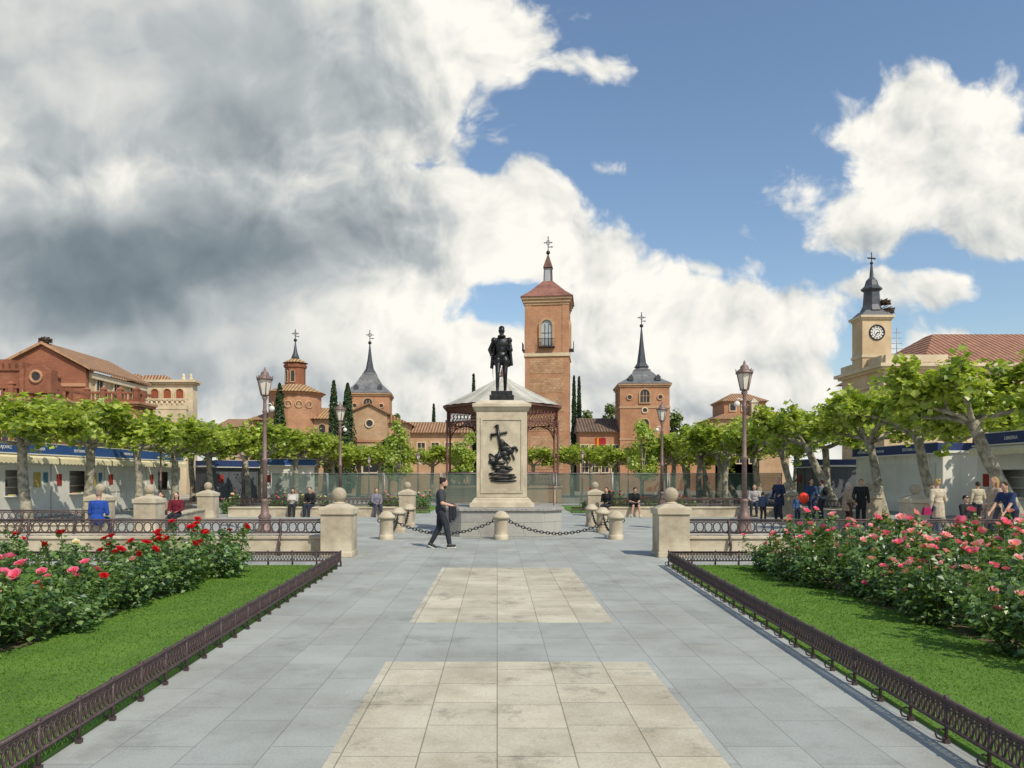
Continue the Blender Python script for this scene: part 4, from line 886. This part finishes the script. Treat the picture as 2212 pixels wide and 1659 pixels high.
# ------------------------------------------------------------ vegetation
def leaf(v,f,p,n,s,rr,kite=.55):
    n=n.normalized(); a=V((rr.uniform(-1,1),rr.uniform(-1,1),rr.uniform(-1,1))).cross(n)
    if a.length<1e-3:a=V((1,0,0))
    a.normalize(); b=n.cross(a); k=len(v)
    v+= [p-a*s*.5,p+b*s*kite*.6+n*s*.10,p+a*s*.5-n*s*.1,p-b*s*kite*.6+n*s*.10]; f.append((k,k+1,k+2,k+3))
def rdir(rr):
    while True:
        d=V((rr.uniform(-1,1),rr.uniform(-1,1),rr.uniform(-1,1)))
        if .01<d.length<1: return d
def plane_tree(seed,leanx=0,leany=0):
    rr=random.Random(seed); t=thing('plane_tree','x','tree',(0,0,0),0,'pollarded plane trees around the square')
    m=MB(); pts=[];rad=[];n=9
    for i in range(n):
        q=i/(n-1); pts.append(V((leanx*q**1.2+.06*math.sin(4*q+seed),leany*q+.06*math.cos(5*q+seed),-.1+2.9*q))); rad.append(.18-.055*q+(.05 if i==0 else 0)+(.03 if i==n-1 else 0)+rr.uniform(-.012,.014))
    m.tube(pts,rad,10); top=pts[-1]; m.ell(top,(.16,.16,.14),10,8); ends=[]
    def lim(e):
        zz_=4.05+rr.uniform(-.3,.25)
        if e.z>zz_: e.z=zz_
        return e
    nl=rr.randint(6,7)
    for k in range(nl):
        a=2*PI*k/nl+rr.uniform(-.35,.35); L=rr.uniform(.95,1.65); p=top.copy(); d=V((math.cos(a),math.sin(a),rr.uniform(.35,.85))).normalized(); seg=[p.copy()]
        for j in range(4):
            d=(d+V((rr.uniform(-.38,.38),rr.uniform(-.38,.38),rr.uniform(-.2,.22)))).normalized(); p=lim(p+d*L/4); seg.append(p.copy())
        m.tube(seg,[.09,.07,.06,.05,.06],7); m.ell(p,.075,8,6); ends.append(p)
        for j in range(rr.randint(2,3)):
            d2=(d+rdir(rr)*.9+V((0,0,.25))).normalized(); e=lim(p+d2*rr.uniform(.35,.75)); mid=p.lerp(e,.5)+rdir(rr)*.07
            m.tube([p,mid,e],[.042,.032,.035],6); m.ell(e,.048,6,5); ends.append(e)
        if rr.random()<.9:
            d2=(rdir(rr)+V((0,0,1.0))).normalized(); e=lim(seg[2]+d2*rr.uniform(.4,.75)); m.tube([seg[2],e],[.038,.03],6); ends.append(e)
    v=[];f=[]
    for e in ends:
        for j in range(rr.randint(6,9)):
            d=(rdir(rr)*1.15+V((0,0,.5))+(e-top)*.25).normalized(); L=rr.uniform(.35,.95); tip=e+d*L+V((0,0,-.08)); m.tube([e,e.lerp(tip,.5)+V((0,0,.05)),tip],[.012,.009,.005],4)
            for i in range(rr.randint(10,15)):
                q=rr.uniform(.2,1.05); p=e.lerp(tip,q)+rdir(rr)*.18; leaf(v,f,p,rdir(rr)*.9+V((0,0,.9)),rr.uniform(.12,.26),rr,.95)
        c=e+V((0,0,.04)); r=rr.uniform(.30,.56)
        for i in range(int(rr.uniform(16,40))):
            d=rdir(rr); d.normalize(); q_=r*(rr.random()**.45); p=c+V((d.x*q_,d.y*q_,d.z*q_*.9)); leaf(v,f,p,d+V((0,0,.8))+rdir(rr)*.7,rr.uniform(.12,.23),rr,.95)
    m.build('trunk',BARK,t)
    m=MB(); m.add(v,f); m.build('crown',PLEAF,t); return t
protoL=[plane_tree(11,.05,.1),plane_tree(12,-.15,.05),plane_tree(13,.2,0),plane_tree(14,.1,-.1)]; protoR=[plane_tree(21,-1.15,.2),plane_tree(22,-.9,-.1),plane_tree(23,-.6,.2)]
usedp=set()
def plant(p,x,y,rz,label,group,s):
    if id(p) in usedp: dup(p,(x,y,0),rz,label,group,s)
    else: usedp.add(id(p)); p.location=(x,y,0); p.rotation_euler=(0,0,rz); p.scale=s; p['label']=label; p['group']=group
for i,Y in enumerate((24.6,28.2,32.2,36,40.5,45.5,51,57,64)):
    s=R.uniform(1.0,1.06); plant(protoL[i%4],-15.5+R.uniform(-.25,.25),Y,R.uniform(0,6.28),'pollarded plane tree in the left row, %s from the front'%ORD[i],'plane trees of the left row',(s*1.08,s*1.08,s))
for i,Y in enumerate((21.7,25.6,29.3,33.5,37.8,42.2,47,52.5,59)):
    s=(1.18,1.14,1.12,1.12,1.1,1.1,1.1,1.1,1.1)[i]; plant(protoR[i%3],15.3+R.uniform(-.2,.2),Y,R.uniform(-.25,.25),'leaning plane tree in the right row, %s from the front'%ORD[i],'plane trees of the right row',(s,s,s))
OUT=[(-21.5,46),(-21,51),(-20,56),(-19.5,62),(-17.2,69)]
for i,(x,Y) in enumerate(OUT): dup(protoL[i%4],(x,Y,0),R.uniform(0,6),'plane tree of the outer left row behind the stalls, %s from the front'%ORD[i],'plane trees of the outer rows',(1.3,1.3,1.15))
for i,(x,Y) in enumerate(((22.6,27.5),(22.8,32),(22.7,37),(18.2,41),(19.5,48),(19,54.5),(18.2,61),(17,66))): dup(protoL[i%4],(x,Y,0),R.uniform(0,6),'plane tree of the outer right row behind the stalls, %s from the front'%ORD[i],'plane trees of the outer rows',(1.3,1.3,1.18))
for s,nm in ((-1,'left'),(1,'right')):
    for i,Y in enumerate((41.5,48,53.5,59)): dup(protoL[(i+1)%4],(s*12.9+R.uniform(-.3,.3),Y,0),R.uniform(0,6),'plane tree of the inner %s row near the site fence, %s from the front'%(nm,ORD[i]),'plane trees of the inner rows',(1.15,1.15,1.02))
for i,px in enumerate((600,632,668,704,740,776,820,935,985,1150,1235,1275,1330,1440,1480,1520,1560)):
    Y=R.uniform(60,66); dup(protoL[i%4],(PX(px,Y),Y,0),R.uniform(0,6),'small plane tree of the far cross row, number %s from the left'%(['one','two','three','four','five','six','seven','eight','nine','ten','eleven','twelve','thirteen','fourteen','fifteen','sixteen','seventeen'][i]),'plane trees of the far cross row',(1.1,1.1,.95))
def leafy(label,x,y,h,cw,mt,n,ls,seed,trunk=.3,name='leafy_tree',group=None):
    rr=random.Random(seed); t=thing(name,label,'tree',(x,y,0),0,group); m=MB(); m.tube([(0,0,-.1),(.05,0,h*.3),(0,.05,h*.62)],[h*.028,h*.022,h*.012],8); cl=[]
    for k in range(13):
        d=rdir(rr); c=V((d.x*cw*.8,d.y*cw*.8,h*(trunk+.06)+(h*(1-trunk)*.86)*rr.random())); fz=(c.z/h-trunk)/(1-trunk); k2=1.0-abs(fz-.4)*1.0; c.x*=k2;c.y*=k2; cl.append(c); m.tube([(0,0,h*trunk*.8),(c.x*.5,c.y*.5,c.z*.75),c],[h*.012,h*.008,.02],5)
    m.build('trunk',BARK,t); v=[];f=[]
    for c in cl:
        r=cw*rr.uniform(.28,.52)
        for i in range(n//13):
            d=rdir(rr).normalized(); p=c+d*r*(rr.random()**.5); leaf(v,f,p,d+V((0,0,.7))+rdir(rr)*.6,ls*rr.uniform(.7,1.3),rr,.8)
    m=MB(); m.add(v,f); m.build('crown',mt,t)
leafy('bright yellow green young tree left of the bandstand',PX(862,49),49,5.3,1.35,YLEAF,1500,.20,31)
leafy('bright green young tree before the slate tower at right',PX(1386,52),52,5.5,1.7,YLEAF,1800,.20,32)
leafy('small bright green tree seen through the left bandstand columns',PX(998,60),60,5.2,1.6,YLEAF,1500,.22,33)
for i,(px,Y,h,cw,l) in enumerate(((1275,110,11.8,2.2,'round tree top behind the roof just right of the main tower'),(1318,112,13.2,2.4,'taller round tree top behind the roof with flags'),(1455,104,10.5,2.6,'dark tree right of the slate tower'),(1490,98,8.5,2.5,'lower dark tree right of the slate tower'),(852,112,11.2,1.8,'tree top beside the left slate tower'),(1540,99,7.5,2.6,'tree behind the right far plane trees'),(590,88,6.5,2.5,'tree before the church apse'),(840,70,5.2,2.0,'tree before the gabled brick front'))):
    leafy(l,PX(px,Y),Y,h,cw,DLEAF,1600,.42,40+i)
def cypress(px,Y,ytop,wpx,label,seed):
    rr=random.Random(seed); h=PZ(ytop,Y); w=wpx*Y/F/2; t=thing('cypress_tree',label,'tree',(PX(px,Y),Y,0),0,'dark cypress trees')
    m=MB(); m.tube([(0,0,-.1),(0,0,h*.5)],[.16,.08],7); m.build('trunk',BARK,t)
    v=[];f=[]; prof=lambda q: w*min(1,(.55+q*2.2))*(1-q)**.55*1.15 if q>.02 else w*.4
    for i in range(2600):
        q=rr.random()**1.15; a=rr.uniform(0,2*PI); r=prof(q)*rr.uniform(.72,1.06)*(1+.14*math.sin(a*3+q*14)); p=V((r*math.cos(a),r*math.sin(a),.3+q*(h-.3)))
        leaf(v,f,p,V((math.cos(a),math.sin(a),.6))+rdir(rr)*.6,rr.uniform(.22,.45),rr,.5)
    m=MB(); m.add(v,f); m.lathe([(w*.3,.4)]+[(prof(q)*.7,.3+q*(h-.4)) for q in (.05,.2,.4,.6,.8,.92)]+[(.02,h*.98)],10); m.build('crown',CLEAF,t)
cypress(604,82,828,36,'dark cypress in front of the domed church at left',1); cypress(721,76,822,30,'left of the two tall cypresses before the left slate tower',2); cypress(751,75.5,828,40,'right and wider of the two cypresses before the left slate tower',3)
cypress(1240,90,812,15,'left of the two thin cypresses right of the main tower',4); cypress(1251,91,814,15,'right of the two thin cypresses right of the main tower',5)
cypress(937,98,873,13,'tiny cypress tip above the low range left of the bandstand',6); cypress(1023,90,808,14,'thin cypress tip above the left side of the bandstand roof',7)
# ------------------------------------------------------------ roses
def bush_meshes(seed):
    rr=random.Random(seed); m=MB(); v=[];f=[];tips=[]
    for k in range(12):
        a=rr.uniform(0,2*PI); r=rr.uniform(.1,.54); h=rr.uniform(.36,1.10)-r*.25
        p0=V((.1*math.cos(a),.1*math.sin(a),0)); p1=V((r*.7*math.cos(a),r*.7*math.sin(a),h*.55)); p2=V((r*math.cos(a)+rr.uniform(-.08,.08),r*math.sin(a)+rr.uniform(-.08,.08),h))
        m.tube([p0,p1,p2],[.011,.008,.005],5); tips.append(p2)
        for i in range(72):
            q=rr.random()**.75; p=(p0.lerp(p1,q*2) if q<.5 else p1.lerp(p2,q*2-1))+rdir(rr)*(.18 if q<.85 else .07); p.z=max(p.z,.04)
            leaf(v,f,p,rdir(rr)*.8+V((math.cos(a)*.4,math.sin(a)*.4,.9)),rr.uniform(.055,.10),rr,.75)
    l=MB(); l.add(v,f); return m.mesh('stem',STEMM),l.mesh('foliage',RLEAF),tips
def rose_mesh(mt,seed):
    rr=random.Random(seed); m=MB()
    for ring,(n,r,h,op) in enumerate(((3,.014,.045,.1),(5,.028,.042,.5),(6,.042,.034,.95))):
        for k in range(n):
            a=2*PI*k/n+ring*.5+rr.uniform(-.15,.15); w=PI/n*1.25; vs=[]
            for j,(q,zq) in enumerate(((.25,0),(.8,.55),(1+.25*op,1.0))):
                for s in (-1,0,1):
                    aa=a+s*w*(.7 if j==0 else 1); rad=r*q*(1.0 if s==0 else .93); vs.append((rad*math.cos(aa),rad*math.sin(aa),h*zq-(.010 if s and j==2 else 0)+rr.uniform(-.003,.003)))
            m.add(vs,[(j*3+i,j*3+i+1,j*3+i+4,j*3+i+3) for j in (0,1) for i in (0,1)],True)
    return m.mesh('rose',mt)
BUSH=[bush_meshes(s) for s in (1,2,3,4,5,6)]
ROSE={'red':rose_mesh(RED,1),'pink':rose_mesh(PINK,2),'light':rose_mesh(LPINK,3),'cream':rose_mesh(CRM,4)}
def bush(x,y,s,cols,nf,label,group,rs=1.25):
    st_,fo,tips=R.choice(BUSH); t=thing('rose_bush',label,'rose bush',(x,y,.03),R.uniform(0,6.28),group); t.scale=(s,s,s*R.uniform(.78,1.05))
    inst('stem',st_,t); inst('foliage',fo,t)
    tp=sorted(tips,key=lambda p:-p.z-R.uniform(0,.45))
    for i in range(nf):
        p=tp[i%len(tp)]+(V((0,0,.015)) if i<len(tp) else V((R.uniform(-.14,.14),R.uniform(-.14,.14),R.uniform(-.12,-.0))))
        inst('rose',ROSE[R.choice(cols)],t,p,(R.uniform(-.7,.7),R.uniform(-.7,.7),R.uniform(0,6)),rs*R.uniform(.7,1.2))
yv=5.6
while yv<13.9:
    x=5.2-.03*(yv-6.6)
    while x<min(11.5,.76*yv+.8):
        front=x<5.55
        bush(x+R.uniform(-.2,.2),yv+R.uniform(-.2,.2),R.uniform(.78,.95) if front else R.uniform(.85,1.14),['pink','light','light','pink','pink'],R.choice((2,3,4,5,6,8,11)),'pink rose bush in the thick mass of the right bed','pink rose bushes of the right bed',1.25)
        x+=.72
    yv+=.72
LB=[(-4.75,5.8,.85,'p',6),(-4.8,6.3,.88,'p',6),(-5.4,6.4,.85,'p',5),(-4.95,6.9,.92,'p',6),(-5.6,7.2,.95,'p',5),(-4.95,7.6,.92,'p',5),(-4.85,8.3,.88,'p',4),(-5.5,8.1,.95,'p',4),(-4.9,9.0,.9,'p',4),(-4.85,9.7,.88,'r',3),(-5.5,9.5,.95,'r',3),(-4.95,10.4,1.0,'r',5),(-4.8,11.0,1.0,'r',3),(-5.5,11.0,1.05,'r',5),(-4.95,11.8,.98,'r',3),(-4.75,12.6,.95,'r',4),(-5.4,12.5,1.0,'r',4),(-4.85,13.3,.9,'r',3),(-6.3,13.2,.8,'r',2),(-7.6,13.2,.75,'r',3),(-8.6,13.0,.85,'r',3),(-9.4,13.5,.8,'r',2),(-6.3,8.7,.85,'p',4)]
for i,(x,y,s,k,n) in enumerate(LB):
    c=['pink','light','red','pink'] if k=='p' else ['red','red','red','red','cream'] if i in (10,12) else ['red']
    g=('pink and red rose bush near the left edge of the photo','pink and red rose bushes of the left bed') if k=='p' else (('red rose bush in the middle of the left bed','red rose bushes of the left bed') if x>-6.2 else ('small red rose bush at the back of the left bed','small red rose bushes at the back'))
    bush(x,y,s,c,n,g[0],g[1],1.35)
for i in range(30):
    side=1 if i%2 else -1
    if i<14: x=side*R.uniform(3.9,7)+.2; y=R.uniform(36,41)
    else: x=side*R.uniform(5.5,13)+.2; y=R.uniform(34.4,36)
    bush(x,y,R.uniform(.75,1.1),['red','red','light'] if side>0 else ['light','cream','pink'],5,'far rose bush on the small lawn %s of the monument'%('right' if side>0 else 'left'),'far rose bushes at the %s'%('right' if side>0 else 'left'),1.4)
# ------------------------------------------------------------ apply pending remeshes
dg=bpy.context.evaluated_depsgraph_get()
new=[]
for o in pending: new.append(bpy.data.meshes.new_from_object(o.evaluated_get(dg)))
for o,me in zip(pending,new): o.modifiers.clear(); o.data=me
# ------------------------------------------------------------ light, sky, camera
sv=V((.50,-.72,.95)).normalized()
sun=bpy.data.lights.new('sun','SUN'); sun.energy=3.9; sun.angle=math.radians(.55); sun.color=(1,.92,.77); so=bpy.data.objects.new('sun',sun); C.objects.link(so); so.rotation_euler=sv.to_track_quat('Z','Y').to_euler()
w=bpy.data.worlds.new('World'); bpy.context.scene.world=w; w.use_nodes=True; t=w.node_tree; t.nodes.clear(); Lk=t.links.new
def mth(op,a,b=None,cl=False):
    n=t.nodes.new('ShaderNodeMath'); n.operation=op; n.use_clamp=cl
    for i,x in enumerate((a,b)):
        if x is None: continue
        if isinstance(x,(int,float)): n.inputs[i].default_value=x
        else: Lk(x,n.inputs[i])
    return n.outputs[0]
def mad(a,b,c):
    n=t.nodes.new('ShaderNodeMath'); n.operation='MULTIPLY_ADD'
    for i,x in enumerate((a,b,c)):
        if isinstance(x,(int,float)): n.inputs[i].default_value=x
        else: Lk(x,n.inputs[i])
    return n.outputs[0]
def vm(op,a,b):
    n=t.nodes.new('ShaderNodeVectorMath'); n.operation=op
    for i,x in enumerate((a,b)):
        if isinstance(x,(tuple,list)): n.inputs[i].default_value=x
        else: Lk(x,n.inputs[i])
    return n
def sstep(x,a,b,lo=0.0,hi=1.0):
    v=t.nodes.new('ShaderNodeMapRange'); v.interpolation_type='SMOOTHSTEP'; v.inputs['From Min'].default_value=a; v.inputs['From Max'].default_value=b; v.inputs['To Min'].default_value=lo; v.inputs['To Max'].default_value=hi; Lk(x,v.inputs['Value']); return v.outputs[0]
def blob(vec,cx,cy,rx,ry):
    g=t.nodes.new('ShaderNodeTexGradient'); g.gradient_type='SPHERICAL'; a,b=rx/F,ry/F
    g.texture_mapping.scale=(1/a,1/b,1); g.texture_mapping.translation=(-(cx-VX)/F/a,-(VY-cy)/F/b,0); Lk(vec,g.inputs[0]); return g.outputs['Fac']
tc=t.nodes.new('ShaderNodeTexCoord'); sp=t.nodes.new('ShaderNodeSeparateXYZ'); Lk(tc.outputs['Generated'],sp.inputs[0])
yv_=mth('MAXIMUM',mth('ABSOLUTE',sp.outputs[1]),.22); cu=t.nodes.new('ShaderNodeCombineXYZ'); Lk(mth('DIVIDE',sp.outputs[0],yv_),cu.inputs[0]); Lk(mth('DIVIDE',sp.outputs[2],yv_),cu.inputs[1])
P0=cu.outputs[0]
wn=t.nodes.new('ShaderNodeTexNoise'); wn.noise_dimensions='2D'; wn.inputs['Scale'].default_value=4.5; wn.inputs['Detail'].default_value=3; Lk(P0,wn.inputs['Vector'])
P1=vm('ADD',P0,vm('MULTIPLY',vm('SUBTRACT',wn.outputs['Color'],(.5,.5,.5)).outputs[0],(.10,.085,0)).outputs[0]).outputs[0]
def vor(vec,scale):
    n=t.nodes.new('ShaderNodeTexVoronoi'); n.voronoi_dimensions='2D'; n.feature='F1'; n.inputs['Scale'].default_value=scale; n.inputs['Detail'].default_value=3.0; n.inputs['Roughness'].default_value=.5; n.inputs['Lacunarity'].default_value=2.3
    n.normalize=True; Lk(vec,n.inputs['Vector']); return n.outputs['Distance']
n1=noise(t,P1,7,8,.57,'2D')
v1=vor(P1,9); v2=vor(vm('ADD',P1,(.014,.020,0)).outputs[0],9)
n4=noise(t,P1,4.2,4,.5,'2D'); n5=noise(t,vm('ADD',P1,(.035,.05,0)).outputs[0],4.2,4,.5,'2D')
CL=[(230,60,960,460),(300,640,900,420),(1140,590,205,235),(1270,800,600,190),(1520,960,1200,190),(2010,340,215,185),(2200,390,300,165),(1880,455,180,100),(1980,260,150,120),(2130,250,120,100),(1180,150,110,36),(1620,512,24,20),(2040,632,50,32),(1276,345,24,12),(1930,640,60,26),(1460,600,80,22),(2150,860,520,120),(-900,500,900,600),(3300,700,900,300),(1100,1020,3000,120)]
out=None
for cx,cy,rx,ry in CL:
    rm=min(rx,ry)/F; f=1+.07/rm; g=blob(P1,cx,cy,rx*f,ry*f)
    v=mth('MULTIPLY',g,f*rm); out=v if out is None else mth('MAXIMUM',out,v)
fd=mth('SUBTRACT',out,.07)
hl=t.nodes.new('ShaderNodeVectorMath'); hl.operation='LENGTH'; Lk(vm('MULTIPLY',vm('SUBTRACT',P1,((1060-VX)/F,(VY-655)/F,0)).outputs[0],(F/85,F/34,0)).outputs[0],hl.inputs[0])
hole=mth('MAXIMUM',mth('MULTIPLY',mth('SUBTRACT',hl.outputs['Value'],1.0),.030),-.006)
fd=mth('MINIMUM',fd,hole)
D=mad(mth('SUBTRACT',n1,.5),.13,mad(mth('SUBTRACT',.33,v1),.075,fd))
alpha=sstep(D,-.008,.018)
DK=[(40,600,1000,230,.35),(690,400,560,280,.24),(560,190,470,240,.18),(120,330,360,150,.10),(520,560,560,170,.10),(920,520,220,120,.06),(350,850,1000,110,.15),(1990,525,340,80,.20),(2100,430,200,80,.04),(1400,900,700,80,.10),(1120,470,220,170,-.08),(850,690,260,80,-.12),(250,735,520,36,-.10)]
dark=0.0
for cx,cy,rx,ry,k in DK: dark=mad(sstep(blob(P1,cx,cy,rx,ry),0.0,.85),k,dark)
depth=sstep(D,.03,.20)
br=mth('SUBTRACT',mad(depth,-.20,.89),dark)
br=mad(mth('MULTIPLY',mth('SUBTRACT',v2,v1),.85),mad(depth,-.76,1.0),br)
br=mad(mth('SUBTRACT',n4,n5),.52,br)
rp=t.nodes.new('ShaderNodeValToRGB'); e=rp.color_ramp.elements; e[0].position=.08;e[0].color=(.085,.113,.14,1);e[1].position=1.0;e[1].color=(.845,.82,.75,1)
x=e.new(.34);x.color=(.20,.24,.265,1); x=e.new(.60);x.color=(.41,.44,.45,1); x=e.new(.82);x.color=(.68,.675,.635,1)
Lk(br,rp.inputs[0])
sk=t.nodes.new('ShaderNodeTexSky'); sk.sky_type='NISHITA'; sk.sun_disc=False; sk.sun_elevation=math.asin(sv.z); sk.sun_rotation=math.atan2(sv.x,sv.y); sk.air_density=1.25; sk.dust_density=.6; sk.ozone_density=3.0
b1=t.nodes.new('ShaderNodeBackground'); Lk(sk.outputs[0],b1.inputs[0]); b1.inputs[1].default_value=.135
b2=t.nodes.new('ShaderNodeBackground'); Lk(rp.outputs[0],b2.inputs[0]); b2.inputs[1].default_value=1.2
ms=t.nodes.new('ShaderNodeMixShader'); Lk(alpha,ms.inputs[0]); Lk(b1.outputs[0],ms.inputs[1]); Lk(b2.outputs[0],ms.inputs[2]); wo_=t.nodes.new('ShaderNodeOutputWorld'); Lk(ms.outputs[0],wo_.inputs[0])
cam=bpy.data.cameras.new('camera'); co=bpy.data.objects.new('camera',cam); C.objects.link(co); co.location=(0,0,H); co.rotation_euler=(PI/2,0,0); cam.sensor_width=36; cam.lens=F/2212*36; cam.shift_x=(1106-VX)/2212; cam.shift_y=(VY-829.5)/2212; cam.clip_end=3000; cam.clip_start=.1
sc=bpy.context.scene; sc.camera=co; sc.view_settings.view_transform='Standard'; sc.view_settings.look='None'; sc.view_settings.exposure=0
